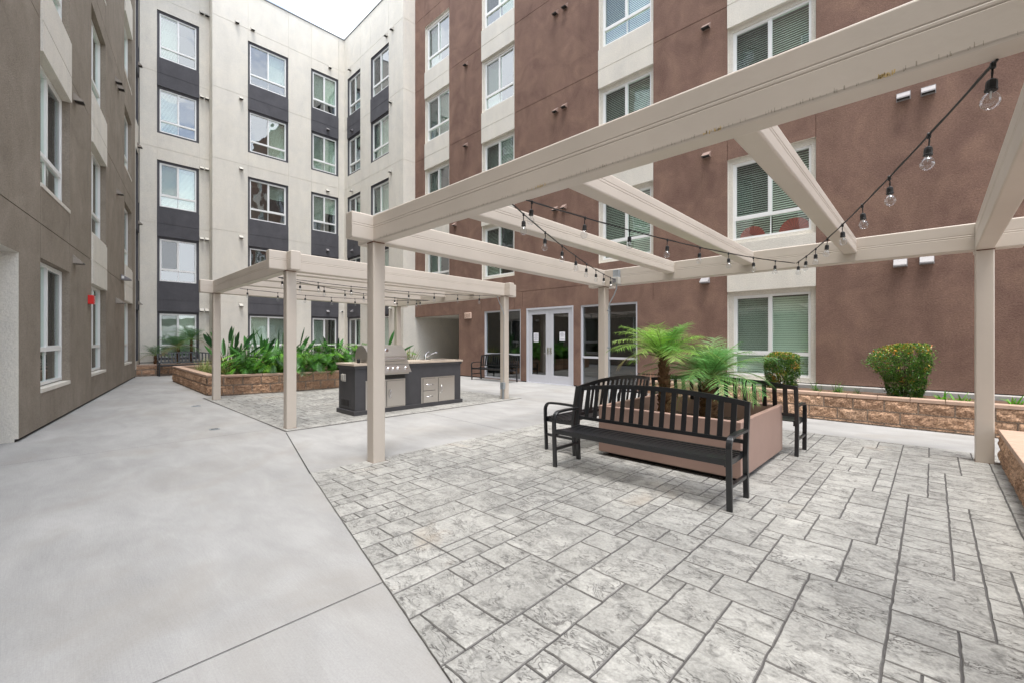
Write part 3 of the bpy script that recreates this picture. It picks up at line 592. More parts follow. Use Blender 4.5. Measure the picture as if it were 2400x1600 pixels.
# the strobe face that looks back along the walkway
wl = empty('wall_lamp', FT.p(18.8, 3.47), 'small dark wedge shaped wall lamp with a white lens high on the taupe wall', 'wall lamp')
mb = MB(); u0, u1 = 18.70, 18.98
mb.hexa([FT.p(u0, 3.38, 0), FT.p(u1, 3.38, 0), FT.p(u1, 3.38, -.24), FT.p(u0, 3.38, -.24), FT.p(u0, 3.56, 0), FT.p(u1, 3.56, 0), FT.p(u1, 3.42, -.24), FT.p(u0, 3.42, -.24)], 'ventdark'); mb.build('housing', wl, bevel=.01)
mb = MB(); FT.fbox(mb, u0 - .004, u0 - .0, 3.42, 3.50, -.02, -.08, 'white'); mb.build('lens', wl)
cm = empty('security_camera', FC.p(10.46, 2.95), 'small white dome camera on the cream wall between two charcoal bays', 'camera')
mb = MB(); mb.lathe([(.05, 0), (.06, .03), (.055, .05)], FC.p(10.46, 2.95), 'white', 14, 'x'); mb.build('housing', cm, smooth=False)
mb = MB(); mb.lathe([(.045, .05), (.04, .08), (.022, .10), (.004, .107)], FC.p(10.46, 2.95), 'black', 14, 'x'); mb.build('lens', cm, smooth=True)
# exit sign
ex = empty('exit_sign', FB.p(-13.265, 2.4, 0), 'pale exit sign with tan lettering on the brown wall beside the passage', 'sign')
mb = MB(); FB.fbox(mb, -13.47, -13.06, 2.285, 2.52, 0, -.05, 'terracotta'); mb.build('housing', ex, bevel=.02, seg=3)
mb = MB()
def letter(F, mb, ch, u, z, w, h, t, d, mat):
    S = {'E': [[(1, 1), (0, 1), (0, 0), (1, 0)], [(0, .5), (.8, .5)]], 'X': [[(0, 0), (1, 1)], [(0, 1), (1, 0)]], 'I': [[(.5, 0), (.5, 1)]], 'T': [[(0, 1), (1, 1)], [(.5, 1), (.5, 0)]]}[ch]
    for pl in S: stroke(mb, F, [(u + a * w, z + b * h) for a, b in pl], t, d, mat)
for i, ch in enumerate('EXIT'): letter(FB, mb, ch, -13.42 + i * .088 - (.012 if i == 3 else 0), 2.335, .062, .13, .016, -.052, 'rust')
mb.build('lettering', ex)
# notices taped on the doors
for (a, b, z0, z1, lab) in ((-9.87, -9.65, 1.38, 1.69, 'white paper notice on the left glass door leaf'), (-8.75, -8.53, 1.41, 1.71, 'white paper notice on the right glass door leaf')):
    nt_ = empty('notice', FB.p((a + b) / 2, z0, .03), lab, 'notice', 'paper notices on the entrance doors')
    mb = MB(); FB.fbox(mb, a, b, z0, z1, .053, .056, 'paper'); mb.build('sheet', nt_)
    mb = MB()
    for i in range(9):
        if (lab.find('right') > 0 and i in (5, 6)): continue
        zz = z1 - .04 - i * .027; w = .055 + .025 * ((i * 7) % 3); FB.quad(mb, (a + b) / 2 - w, (a + b) / 2 + w, zz - .004, zz + .004, .0515, 'ink')
    mb.build('text_lines', nt_)
# fans standing in the upper right window
for (cx, cz, r_, lab) in ((-3.08, 3.87, .27, 'red folding paper fan in the left corner of the second floor window'), (-2.22, 3.87, .31, 'larger red folding paper fan right of the other in the second floor window')):
    fn = empty('paper_fan', FB.p(cx, cz, .16), lab, 'fan', 'red paper fans behind the window glass')
    mb = MB(); n_ = 26
    for i in range(n_):
        a0, a1 = math.pi * i / n_, math.pi * (i + 1) / n_; k = .005 if i % 2 else -.005
        mb.face([FB.p(cx + .05 * math.cos(a0), cz + .05 * math.sin(a0), .17), FB.p(cx + r_ * math.cos(a0), cz + r_ * math.sin(a0), .17 + k), FB.p(cx + r_ * math.cos(a1), cz + r_ * math.sin(a1), .17 - k), FB.p(cx + .05 * math.cos(a1), cz + .05 * math.sin(a1), .17)], 'fan')
    mb.build('fan_leaf', fn)
    mb = MB()
    for i in range(0, n_ + 1, 2):
        a0 = math.pi * i / n_; stroke(mb, FB, [(cx + .02 * math.cos(a0), cz + .02 * math.sin(a0)), (cx + r_ * .97 * math.cos(a0), cz + r_ * .97 * math.sin(a0))], .006, .160, 'black')
    mb.build('ribs', fn)

# ------------------------------------------------------------------ ground
mb = MB(); mb.face([(-150, -150, -.006), (150, -150, -.006), (150, 150, -.006), (-150, 150, -.006)], 'joint'); tag(mb.build('ground'), kind='structure')
mb = MB(); mb.face([(-60, -40, 0), (40, -40, 0), (40, 30, 0), (-60, 30, 0)], 'conc'); tag(mb.build('walkway'), kind='structure')
def strip(mb, a, b, w, z, mat):
    v = Vector((b[0] - a[0], b[1] - a[1])); n_ = Vector((-v.y, v.x)).normalized() * w / 2
    mb.face([(a[0] - n_.x, a[1] - n_.y, z), (b[0] - n_.x, b[1] - n_.y, z), (b[0] + n_.x, b[1] + n_.y, z), (a[0] + n_.x, a[1] + n_.y, z)], mat)
def edgeY(x):   # the long line between walkway and paved areas
    pts = [(-13.2, 2.42), (-11.0, 2.40), (-9.02, 2.74), (-7.05, 2.383), (-5.767, 2.077), (-4.85, 1.866), (-3.848, 1.638), (-2.879, 1.466), (-2.348, 1.339), (-1.47, 1.138), (0, .83), (4, 0.0)]
    for (a, b) in zip(pts[:-1], pts[1:]):
        if a[0] <= x <= b[0]: return a[1] + (b[1] - a[1]) * (x - a[0]) / (b[0] - a[0])
    return 0
mb = MB()
strip(mb, (-2.366, 1.34), (-2.368, -2.6), .005, .004, 'joint'); strip(mb, (-7.75, 2.45), (-7.72, -1.2), .006, .004, 'joint'); strip(mb, (-2.366, 1.35), (-2.366, 4.55), .006, .0145, 'joint')
strip(mb, (-7.35, 5.05), (-4.86, 4.95), .007, .004, 'joint'); strip(mb, (-7.3, 7.9), (-4.86, 7.9), .006, .004, 'joint'); strip(mb, (-6.1, 11.2), (-6.1, 7.9), .006, .004, 'joint')
strip(mb, (-7.3, 2.44), (-4.86, 1.87), .012, .004, 'gap'); strip(mb, (-15, 1.0), (-15, 2.58), .006, .004, 'joint'); strip(mb, (-19, 1.5), (-19, 2.5), .006, .004, 'joint'); strip(mb, (-3.9, 9.5), (-3.9, 8.1), .006, .004, 'joint')
tag(mb.build('expansion_joints'), kind='structure')
def clip_poly(poly, region):
    out = poly
    n = len(region)
    for i in range(n):
        a = Vector(region[i]); b = Vector(region[(i + 1) % n]); inp = out; out = []
        if not inp: return []
        side = lambda p: (b.x - a.x) * (p[1] - a.y) - (b.y - a.y) * (p[0] - a.x)
        for k in range(len(inp)):
            p, q = inp[k - 1], inp[k]; sp, sq = side(p), side(q)
            if sq >= 0:
                if sp < 0: t = sp / (sp - sq); out.append((p[0] + (q[0] - p[0]) * t, p[1] + (q[1] - p[1]) * t))
                out.append(q)
            elif sp >= 0: t = sp / (sp - sq); out.append((p[0] + (q[0] - p[0]) * t, p[1] + (q[1] - p[1]) * t))
    return out
def paving(name, region, seed, res=0.09):
    rg = random.Random(seed); m = 0.127
    xs = [p[0] for p in region]; ys = [p[1] for p in region]; x0, y0 = min(xs), min(ys)
    nx, ny = int((max(xs) - x0) / m) + 2, int((max(ys) - y0) / m) + 2
    occ = [[False] * ny for _ in range(nx)]; sizes = [(4, 3), (3, 3), (3, 4), (2, 3), (3, 2), (4, 2), (2, 2), (4, 4), (5, 3), (3, 5), (2, 4)]; wts = [9, 7, 9, 5, 5, 3, 4, 5, 4, 4, 2]
    own = {}
    mb = MB(); mb.face([(p[0], p[1], .004) for p in region], 'joint')
    for j in range(ny):
        for i in range(nx):
            if occ[i][j]: continue
            best = None
            for (w, h) in [s_ for s_ in rg.choices(sizes, wts, k=9)] + [(2, 2), (2, 1), (1, 2), (1, 1)]:
                if not (i + w <= nx and j + h <= ny and all(not occ[i + a][j + b] for a in range(w) for b in range(h))): continue
                c_ = rg.random() * 1.5 + (5 if (w, h) == (1, 1) else 3.6 if min(w, h) == 1 else 0) - .12 * w * h
                if j > 0 and i + w < nx and own.get((i + w - 1, j - 1)) != own.get((i + w, j - 1)): c_ += 4     # would prolong the joint below
                if i > 0 and j + h < ny and own.get((i - 1, j + h - 1), -1) != own.get((i - 1, j + h), -2): c_ += 2.5
                if i + w < nx and not occ[i + w][j] and i + w + 1 < nx and occ[i + w + 1][j]: c_ += 3
                if best is None or c_ < best[0]: best = (c_, w, h)
            _, w, h = best
            for a in range(w):
                for b in range(h): own[(i + a, j + b)] = (i, j)
            for a in range(w):
                for b in range(h): occ[i + a][j + b] = True
            g = .0037; X0, X1, Y0, Y1 = x0 + i * m + g, x0 + (i + w) * m - g, y0 + j * m + g, y0 + (j + h) * m - g
            poly = clip_poly([(X0, Y0), (X1, Y0), (X1, Y1), (X0, Y1)], region)
            if len(poly) < 3: continue
            near = (X0 ** 2 + Y0 ** 2) < 60
            pts = []
            for k in range(len(poly)):
                p, q = poly[k], poly[(k + 1) % len(poly)]; L_ = math.dist(p, q)
                if L_ < 1e-4: continue
                n = max(1, int(L_ / (.045 if near else .15)))
                for t in range(n):
                    x = p[0] + (q[0] - p[0]) * t / n; y = p[1] + (q[1] - p[1]) * t / n
                    jx = noise.noise(Vector((x * 14, y * 14, 3))) * .0052; jy = noise.noise(Vector((x * 14, y * 14, 9))) * .0052
                    pts.append((x + jx, y + jy))
            if len(pts) < 3: continue
            cx = sum(p[0] for p in pts) / len(pts); cy = sum(p[1] for p in pts) / len(pts)
            c = (rg.random(), rg.random(), rg.random()); zt = .0125 + rg.uniform(-.0008, .0008)
            inner = [(cx + (x - cx) * (1 - .004 / max(.05, math.hypot(x - cx, y - cy))), cy + (y - cy) * (1 - .004 / max(.05, math.hypot(x - cx, y - cy))), zt) for x, y in pts]
            mb.face(inner, 'slab', c)
            for k in range(len(pts)):
                k2 = (k + 1) % len(pts); mb.face([(*pts[k], .0065), (*pts[k2], .0065), inner[k2], inner[k]], 'slabedge', c)
    tag(mb.build(name), kind='structure')
paving('stamped_paving', [(-4.86, 1.87), (-1.47, 1.142), (3.2, .16), (3.2, 8.1), (-4.86, 8.1)], 5)
paving('stamped_paving', [(-13.1, 2.42), (-9.6, 2.45), (-7.36, 2.45), (-7.36, 7.95), (-13.1, 7.95)], 8)
for (x, y, r_) in ((-8.41, 1.72, .075), (-11.67, 2.05, .09)):
    mb = MB(); mb.lathe([(r_, .0), (r_, .006), (r_ * .9, .007)], (0, 0, 0), 'galv', 20)
    for k in range(5): mb.box(-r_ * .6, r_ * .6, -r_ * .55 + k * r_ * .26, -r_ * .55 + k * r_ * .26 + .008, .0072, .0095, 'gap')
    o = mb.build('drain_cover'); o.location = (x, y, 0); tag(o, 'round drain cover in the walkway nearer the tall pergola post' if x > -9 else 'round drain cover in the walkway near the block planter corner', 'drain cover')

# ------------------------------------------------------------------ split-face block planters
def blockface(mb, a, b, z0, courses, res=.03, bl=.42, seed=1, amp=.034):
    a = Vector((*a, 0)); b = Vector((*b, 0)); U = (b - a); Lg = U.length; U.normalize(); Nn = Vector((U.y, -U.x, 0))
    nu = max(2, int(Lg / res)); zs = [z0]
    for h in courses: zs.append(zs[-1] + h)
    zt = zs[-1]; nz = max(4, int((zt - z0) / res)); base = [(0.46, .29, .19), (.40, .25, .165), (.52, .34, .23)]
    info = {}
    def h(u, z):
        ci = 0
        while ci < len(courses) - 1 and z > zs[ci + 1]: ci += 1
        off = (ci % 2) * bl / 2; k = (u + off) / bl; e = abs(k - round(k)) * bl; ez = min(abs(z - zs[ci]), abs(z - zs[ci + 1])); d = min(e, ez)
        n1 = noise.fractal(Vector((u * 9 + seed, z * 9, seed)), .8, 2.2, 4); n2 = noise.noise(Vector((u * 3.1, z * 5, seed * 3)))
        if d < res * .45: return -.006, 1, ci, round(k)
        return min(1, d / .045) * (.012 + amp * (.9 * n1 + .4 * n2)), 0, ci, int(math.floor(k))
    rows = []
    for j in range(nz + 1):
        z = z0 + (zt - z0) * j / nz; row = []
        for i in range(nu + 1):
            u = Lg * i / nu; d, mo, ci, k = h(u, z); info[(j, i)] = (mo, ci, k); p = a + U * u + Nn * d; row.append((p.x, p.y, z))
        rows.append(row)
    def cf(j, i):
        mo, ci, k = info[(j, i)]
        if mo: return (.30, .23, .18)
        r_ = random.Random(ci * 131 + k * 17 + seed); c = base[r_.randrange(3)]; f = r_.uniform(.9, 1.1); return (c[0] * f, c[1] * f, c[2] * f)
    mb.grid(rows, 'block', cf)
def planter(name, pts, ztop, label, cat='planter', courses=(.05, .195, .195), cap=.06, th=.2, res=.03, closed=False, soil=None, soilz=None, group='split face block planters', seed=1, joints=.42):
    """pts: outline with the outside on the right-hand side of travel"""
    root = empty(name, (*pts[0], 0), label, cat, group)
    mb = MB(); cp = MB(); n = len(pts); segs = n if closed else n - 1
    zc = ztop - cap; cs = [c * zc / sum(courses) for c in courses]
    def offs(i, o):  # mitred inset point
        p = Vector(pts[i]); ns = []
        if closed or i > 0: d = (Vector(pts[i]) - Vector(pts[i - 1])).normalized(); ns.append(Vector((-d.y, d.x)))
        if closed or i < n - 1: d = (Vector(pts[(i + 1) % n]) - Vector(pts[i])).normalized(); ns.append(Vector((-d.y, d.x)))
        if len(ns) == 1: return p + ns[0] * o
        m_ = (ns[0] + ns[1]).normalized(); return p + m_ * o / max(.35, m_.dot(ns[0]))
    for i in range(segs):
        j = (i + 1) % n; blockface(mb, pts[i], pts[j], 0, cs, res, seed=seed + i * 5)
        a, b = offs(i, -.012), offs(j, -.012); c, d = offs(j, th), offs(i, th)
        Lg = (b - a).length; k = max(1, round(Lg / joints)); g = .004
        for q in range(k):
            t0, t1 = q / k + (g / Lg if q else 0), (q + 1) / k - (g / Lg if q < k - 1 else 0)
            e = [a.lerp(b, t0), a.lerp(b, t1), d.lerp(c, t1), d.lerp(c, t0)]
            cp.hexa([(*p, zc + .004) for p in e] + [(*p, ztop) for p in e], 'cap')
        ia, ib = offs(i, th - .01), offs(j, th - .01)
        mb.face([(*ia, 0), (*ib, 0), (*ib, zc), (*ia, zc)], 'cap')
        mb.face([(*pts[i], zc), (*pts[j], zc), (*ib, zc), (*ia, zc)], 'cap')
    mb.build('block_wall', root); cp.build('cap', root, bevel=.006)
    if soil:
        s = MB(); rg = random.Random(seed); xs = [p[0] for p in soil]; ys = [p[1] for p in soil]
        nxx = max(2, int((max(xs) - min(xs)) / .12)); nyy = max(2, int((max(ys) - min(ys)) / .12)); P = []
        for i in range(nxx + 1):
            P.append([(min(xs) + (max(xs) - min(xs)) * i / nxx, min(ys) + (max(ys) - min(ys)) * j / nyy, soilz + rg.uniform(-.012, .012)) for j in range(nyy + 1)])
        s.grid(P, 'mulch'); s.build('soil', root)
    return root
planter('raised_planter', [(-4.8, 9.62), (5.5, 9.62)], .50, 'long low tan block planter along the brown wall behind the benches', soil=[(-4.8, 9.82), (5.5, 10.9)], soilz=.44, res=.022, seed=3)
planter('raised_planter', [(0.565, 7.62), (0.565, 2.6)], .41, 'tan block planter at the right edge beside the pergola post', soil=[(0.76, 2.6), (2.6, 7.42)], soilz=.37, res=.022, seed=11)
# its far side
pr = [o for o in COL.objects if o.name.startswith('raised_planter')][-1]
mb = MB(); blockface(mb, (2.8, 7.62), (0.565, 7.62), 0, (.04, .155, .155), .03, seed=33); mb.build('block_wall', pr)
mb = MB(); mb.box(.766, 2.8, 7.42, 7.632, .354, .41, 'cap'); mb.build('cap', pr, bevel=.006)
planter('raised_planter', [(-19.3, 9.2), (-19.25, 2.70), (-13.62, 2.62), (-13.28, 2.90), (-12.93, 4.2), (-12.93, 9.2)], .54, 'large tan block planter full of leafy tropical plants', soil=[(-19.1, 2.95), (-13.1, 9.2)], soilz=.47, res=.035, seed=21)
planter('raised_planter', [(-22.75, 1.98), (-22.75, 10.4)], .47, 'low tan block planter at the foot of the cream building', soil=[(-23.42, 2.0), (-22.9, 4.5)], soilz=.42, res=.04, seed=41)
pr = [o for o in COL.objects if o.name.startswith('raised_planter')][-1]
mb = MB(); mb.face([(-22.93, 4.5, .42), (-22.78, 4.5, .42), (-22.78, 10.5, .42), (-22.93, 10.5, .42)], 'mulch'); mb.build('soil', pr)
mb = MB(); mb.box(-4.9, 6, 10.98, 11.212, .0, .515, 'curb'); tag(mb.build('concrete_curb', bevel=.008), 'pale concrete curb along the foot of the brown wall behind the shrubs', 'curb')

# ------------------------------------------------------------------ pergolas
def beam(mb, a, b, w, za0, za1, zb0, zb1, groove=True):
    """rounded box beam with a twin groove at mid height; a,b are centre-line ends, (z0,z1) bottom/top at each end"""
    a = Vector((*a, 0)); b = Vector((*b, 0)); d = (b - a).normalized(); n_ = Vector((-d.y, d.x, 0)); r_ = .016
    def prof(h0, h1):
        P = []
        def arc(cx, cz, a0):
            for k in range(4): t = a0 + k * math.pi / 6; P.append((cx + r_ * math.cos(t), cz + r_ * math.sin(t)))
        hw = w / 2; H_ = h1 - h0; mid = h0 + H_ * .54
        arc(hw - r_, h1 - r_, 0); arc(-hw + r_, h1 - r_, math.pi / 2)
        if groove: P.extend([(-hw, mid + .018), (-hw + .004, mid + .013), (-hw, mid + .006), (-hw, mid - .006), (-hw + .004, mid - .013), (-hw, mid - .018)])
        arc(-hw + r_, h0 + r_, math.pi); arc(hw - r_, h0 + r_, 1.5 * math.pi)
        if groove: P.extend([(hw, mid - .018), (hw - .004, mid - .013), (hw, mid - .006), (hw, mid + .006), (hw - .004, mid + .013), (hw, mid + .018)])
        return P
    ra = [a + n_ * x + Vector((0, 0, z)) for x, z in prof(za0, za1)]; rb = [b + n_ * x + Vector((0, 0, z)) for x, z in prof(zb0, zb1)]
    ea, eb = a - d * .008, b + d * .008
    sh = lambda c0, e0, h0, h1: [e0 + (p - c0 - Vector((0, 0, (h0 + h1) / 2))) * .94 + Vector((0, 0, (h0 + h1) / 2)) for p in (ra if c0 is a else rb)]
    A0 = sh(a, ea, za0, za1); B0 = sh(b, eb, zb0, zb1)
    mb.grid([A0, ra, rb, B0], 'perg', closed=True); mb.face(A0[::-1], 'perg'); mb.face(B0, 'perg')
def pergola(label, xs, ynear, yfar, zn, zf, xr, post=.155):
    root = empty('pergola', (xs[0], ynear, 0), label, 'pergola', 'beige pergolas')
    zl = lambda y, k: zn[k] + (zf[k] - zn[k]) * (y - ynear) / (yfar - ynear)
    w = .155
    for x in (xs[0], xs[-1]):
        for y in (ynear, yfar):
            mb = MB(); h = post / 2; zt = zl(y, 0) - .004; mb.box(x - h, x + h, y - h, y + h, 0, zt, 'perg'); p = mb.build('post', root, bevel=.012, seg=3)
            mb = MB(); mb.box(x - h - .003, x + h + .003, y - h - .003, y + h + .003, 0.0, .014, 'rust'); mb.build('rust_line', p); mb = MB(); mb.box(x - h + .01, x + h + .004, y - h - .004, y + h - .01, zt - .003, zt + .0038, 'rust'); mb.build('rust_line', p)
    for i, x in enumerate(xs):
        end = i in (0, len(xs) - 1)
        mb = MB()
        if end: beam(mb, (x, ynear - .33), (x, yfar + .33), w, zl(ynear - .33, 0), zl(ynear - .33, 1), zl(yfar + .33, 0), zl(yfar + .33, 1))
        else: beam(mb, (x, ynear + .07), (x, yfar - .07), w - .004, zl(ynear, 0) + .10, zl(ynear, 1) - .003, zl(yfar, 0) + .12, zl(yfar, 1) - .003)
        mb.build('beam' if end else 'rafter', root)
    for y in (ynear, yfar):
        mb = MB(); a, b = xs[0] - .30 if True else 0, xs[-1] + xr
        beam(mb, (a, y), (b, y), w + .002, zl(y, 0) + .001, zl(y, 1) + .002, zl(y, 0) + .001, zl(y, 1) + .002); mb.build('beam', root)
    return root
P2 = pergola('tall near pergola of beige beams arching over the black benches', [-4.78, -3.36, -2.09, -.82, .44], 2.605, 7.60, (2.60, 2.903), (2.508, 2.833), .30)
P1 = pergola('farther beige pergola over the outdoor kitchen and block planter', [-12.55, -11.2, -9.98, -8.74, -7.61], 2.605, 7.60, (2.574, 2.877), (2.52, 2.83), .25)
mb = MB(); rg = random.Random(77)
for k in range(420):
    x = rg.uniform(-4.6, .7); dn = .5 + .5 * noise.noise(Vector((x * 1.7, 0, 4)))
    if rg.random() > dn + .15: continue
    w = rg.uniform(.0015, .005); z0 = 2.603 + rg.uniform(.004, .012); h = rg.uniform(.006, .024) * (.5 + dn); mb.face([(x, 2.5262, z0), (x + w, 2.5262, z0), (x + w * .7, 2.5262, z0 + h), (x + w * .2, 2.5262, z0 + h)], 'grime')
tag(mb.build('grime_marks', P2), kind='stuff')
for (xc, wd) in ((-2.16, .15), (-.89, .10), (-.15, .06)):
    mb = MB()
    for k in range(20):
        x = xc + rg.uniform(-wd / 2, wd / 2); w = rg.uniform(.002, .006); z0 = 2.604 + rg.uniform(0, .01); h = rg.uniform(.006, .022); mb.face([(x, 2.526, z0), (x + w, 2.526, z0), (x + w * 1.4, 2.526, z0 + h), (x + w * .3, 2.526, z0 + h)], 'ochre')
    mb.build('rust_stain', P2)
# electrical box and conduit on the near pergola's rear post
mb = MB(); mb.box(-4.47, -4.35, 7.44, 7.52, 2.66, 2.80, 'galv'); mb.box(-4.49, -4.335, 7.40, 7.515, 2.52, 2.655, 'ventcream'); mb.box(-4.45, -4.38, 7.385, 7.40, 2.55, 2.63, 'ventdark'); mb.build('electrical_box', P2, bevel=.006)
mb = MB(); mb.tube([(-4.40, 7.46, 2.52), (-4.40, 7.46, 2.44), (-4.46, 7.47, 2.32), (-4.57, 7.49, 2.17), (-4.60, 7.50, 2.08), (-4.60, 7.50, .05)], .012, 'galv'); 
for z in (2.02, .62, 1.3): mb.box(-4.63, -4.57, 7.487, 7.52, z - .012, z + .012, 'galv')
mb.build('conduit', P2)
mb = MB(); mb.box(-7.60, -7.50, 7.44, 7.52, .26, .42, 'galv'); mb.tube([(-7.57, 7.48, .26), (-7.57, 7.48, 0.0)], .012, 'galv'); mb.tube([(-7.53, 7.48, .26), (-7.53, 7.48, 0)], .012, 'galv'); mb.tube([(-7.72, 7.46, 2.52), (-7.68, 7.47, 2.4), (-7.55, 7.50, 2.12), (-7.54, 7.51, 2.06)], .010, 'galv'); mb.tube([(-7.54, 7.51, 2.06), (-7.55, 7.51, .42)], .004, 'galv'); mb.build('conduit', P1)

# ------------------------------------------------------------------ string lights
def bulb_proto():
    s = MB(); s.tube([(0, 0, 0), (.003, 0, -.035), (0, 0, -.07)], .0045, 'black', 6); s.lathe([(.006, .012), (.010, .006), (.010, -.014), (.006, -.02)], (0, 0, 0), 'black', 8)
    s.lathe([(.008, -.062), (.017, -.07), (.019, -.082), (.019, -.104), (.021, -.106), (.021, -.112), (.017, -.114)], (0, 0, 0), 'black', 12); so = s.build('socket', None, smooth=False)
    g = MB(); prof = [(.012, -.112), (.015, -.122), (.025, -.134), (.031, -.150), (.0315, -.160), (.027, -.176), (.015, -.187), (.003, -.190)]
    rings = [[(r_ * math.cos(2 * math.pi * k / 14), r_ * math.sin(2 * math.pi * k / 14), h) for k in range(14)] for r_, h in prof]; g.grid(rings, 'bulb', closed=True)
    gb = g.build('bulb', so, smooth=True)
    f = MB(); f.lathe([(.004, -.112), (.003, -.14), (.001, -.145)], (0, 0, 0), 'white', 6); f.build('filament_stem', so)
    return so
BP = bulb_proto(); first_bulb = [True]
def string_lights(a, b, label, sag=.075, step=.61, start=.05, hooks=True):
    a, b = Vector(a), Vector(b); root = empty('string_lights', a, label, 'string lights', 'festoon strings of clear bulbs under the pergolas')
    Lg = (b - a).length; f = lambda t: a.lerp(b, t) - Vector((0, 0, 4 * sag * t * (1 - t) + .0))
    mb = MB(); n = 40; mb.tube([f(i / n) for i in range(n + 1)], .0055, 'black', 6)
    mb.tube([f(i / n) + Vector((0, 0, .007 + .004 * math.sin(i * 1.7))) for i in range(n + 1)], .0015, 'black', 4); mb.build('cable', root)
    u = start; i = 0
    while u < Lg - .02:
        p = f(u / Lg)
        if first_bulb[0]: so = BP; first_bulb[0] = False
        else: so = copy_tree(BP)
        so.parent = root; so.location = p - a; so.rotation_euler = (rnd.uniform(-.08, .08), rnd.uniform(-.08, .08), rnd.uniform(0, 6)); u += step; i += 1
    return root
string_lights((0.19, 2.66, 2.595), (-1.44, 7.50, 2.57), 'rightmost string of clear bulbs, sweeping from the big front beam down to the rear beam', start=.03)
string_lights((-2.41, 2.66, 2.60), (-1.46, 7.50, 2.575), 'middle string of clear bulbs crossing the near pergola in front of the rafters', start=.06)
string_lights((-2.57, 2.66, 2.60), (-4.40, 7.44, 2.60), 'string of clear bulbs running to the electrical box on the rear post', start=.26)
string_lights((-8.37, 2.68, 2.56), (-7.76, 7.48, 2.53), 'bulb string under the far pergola that ends at its right rear post', start=.05)
string_lights((-8.42, 2.68, 2.56), (-10.62, 7.50, 2.60), 'string of clear bulbs running diagonally under the middle of the far pergola', start=.5)
string_lights((-10.84, 2.68, 2.56), (-10.70, 7.50, 2.60), 'leftmost string of clear bulbs under the far pergola', start=.15)

# ------------------------------------------------------------------ benches
def make_bench(name, label, loc, rz):
    """local: x along the length, front legs at y=0, back at y=.44, faces -y"""
    root = empty(name, (0, 0, 0), label, 'bench', 'black slatted metal benches'); Lh = .93
    for sx in (-1, 1):
        x = sx * Lh
        mb = MB(); mb.sweep([(.0, .0), (-.012, .25), (-.02, .42), (-.022, .54)], .048, .026, x, 'blackmetal'); mb.box(x - .03, x + .03, -.03, .035, 0.0, .008, 'blackmetal'); mb.build('leg', root, bevel=.004)
        mb = MB(); P = [(-.022, .54)]
        for k in range(1, 7): t = k / 6 * math.pi / 2; P.append((-.022 + .085 * (1 - math.cos(t)), .54 + .092 * math.sin(t)))
        P += [(.2, .637), (.44, .632)]
        mb.sweep(P, .048, .026, x, 'blackmetal'); mb.build('armrest', root, bevel=.004)
        mb = MB(); mb.sweep([(.455, 0), (.44, .2), (.43, .42), (.455, .62), (.50, .885)], .044, .04, x, 'blackmetal'); mb.box(x - .03, x + .03, .42, .49, 0, .008, 'blackmetal'); mb.build('leg', root, bevel=.004)
        mb = MB(); mb.sweep([(-.005, .215), (.435, .215)], .03, .03, x, 'blackmetal'); mb.build('stretcher', root, bevel=.003)
    mb = MB()
    for sx in (-1, 1): mb.sweep([(-.01, .405), (.2, .398), (.43, .405)], .024, .05, sx * (Lh - .03), 'blackmetal')
    for k in range(8):
        y = .01 + k * .056; z = .436 - .012 * math.sin(math.pi * k / 7); mb.box(-Lh + .02, Lh - .02, y - .0185, y + .0185, z - .006, z + .006, 'blackmetal')
    mb.box(-Lh + .02, Lh - .02, -.03, -.022, .395, .442, 'blackmetal'); mb.box(-.02, .02, 0, .42, .39, .425, 'blackmetal')
    mb.build('seat', root, bevel=.002)
    mb = MB(); n = 24
    def yb(z): return .43 + (z - .42) * .155
    def arch(x): return .885 + .072 * (1 - (x / Lh) ** 2)
    rows = []
    for i in range(n + 1):
        x = -Lh + 2 * Lh * i / n; zt = arch(x); zb_ = zt - .048; y1, y0 = yb(zt), yb(zb_)
        rows.append([(x, y0 - .008, zb_), (x, y0 + .012, zb_), (x, y1 + .012, zt), (x, y1 - .008, zt)])
    mb.grid(rows, 'blackmetal', closed=True); mb.face(rows[0][::-1], 'blackmetal'); mb.face(rows[-1], 'blackmetal')
    mb.hexa([(-Lh, yb(.50) - .01, .505), (Lh, yb(.50) - .01, .505), (Lh, yb(.50) + .012, .505), (-Lh, yb(.50) + .012, .505), (-Lh, yb(.54) - .01, .54), (Lh, yb(.54) - .01, .54), (Lh, yb(.54) + .012, .54), (-Lh, yb(.54) + .012, .54)], 'blackmetal')
    for k in range(15):
        x = -Lh + 2 * Lh * (k + 1) / 16; zt = arch(x) - .03; z0 = .53; w = .025
        mb.hexa([(x - w, yb(z0) - .003, z0), (x + w, yb(z0) - .003, z0), (x + w, yb(z0) + .007, z0), (x - w, yb(z0) + .007, z0), (x - w, yb(zt) - .003, zt), (x + w, yb(zt) - .003, zt), (x + w, yb(zt) + .007, zt), (x - w, yb(zt) + .007, zt)], 'blackmetal')
    mb.build('backrest', root)
    root.location = loc; root.rotation_euler = (0, 0, rz); return root
b0 = make_bench('bench', 'nearest black slatted metal bench, its back turned to the clay planter box', (-2.155, 3.895, 0), 0)
for (lab, loc, rz) in [('black slatted metal bench on the left side of the clay planter box', (-3.66, 5.37, 0), R(-90)), ('black slatted bench on the far side of the clay planter box, facing the brown wall', (-2.14, 6.77, 0), R(180)),
                       ('black slatted metal bench against the storefront window beside the entrance doors', (-11.31, 10.52, 0), 0)]:
    c = copy_tree(b0); c.location = loc; c.rotation_euler = (0, 0, rz); c['label'] = lab
c = copy_tree(b0); c.location = (-22.2, 3.62, 0); c.rotation_euler = (0, 0, R(90)); c['label'] = 'small distant dark blue bench in front of the cream building by the low planter'

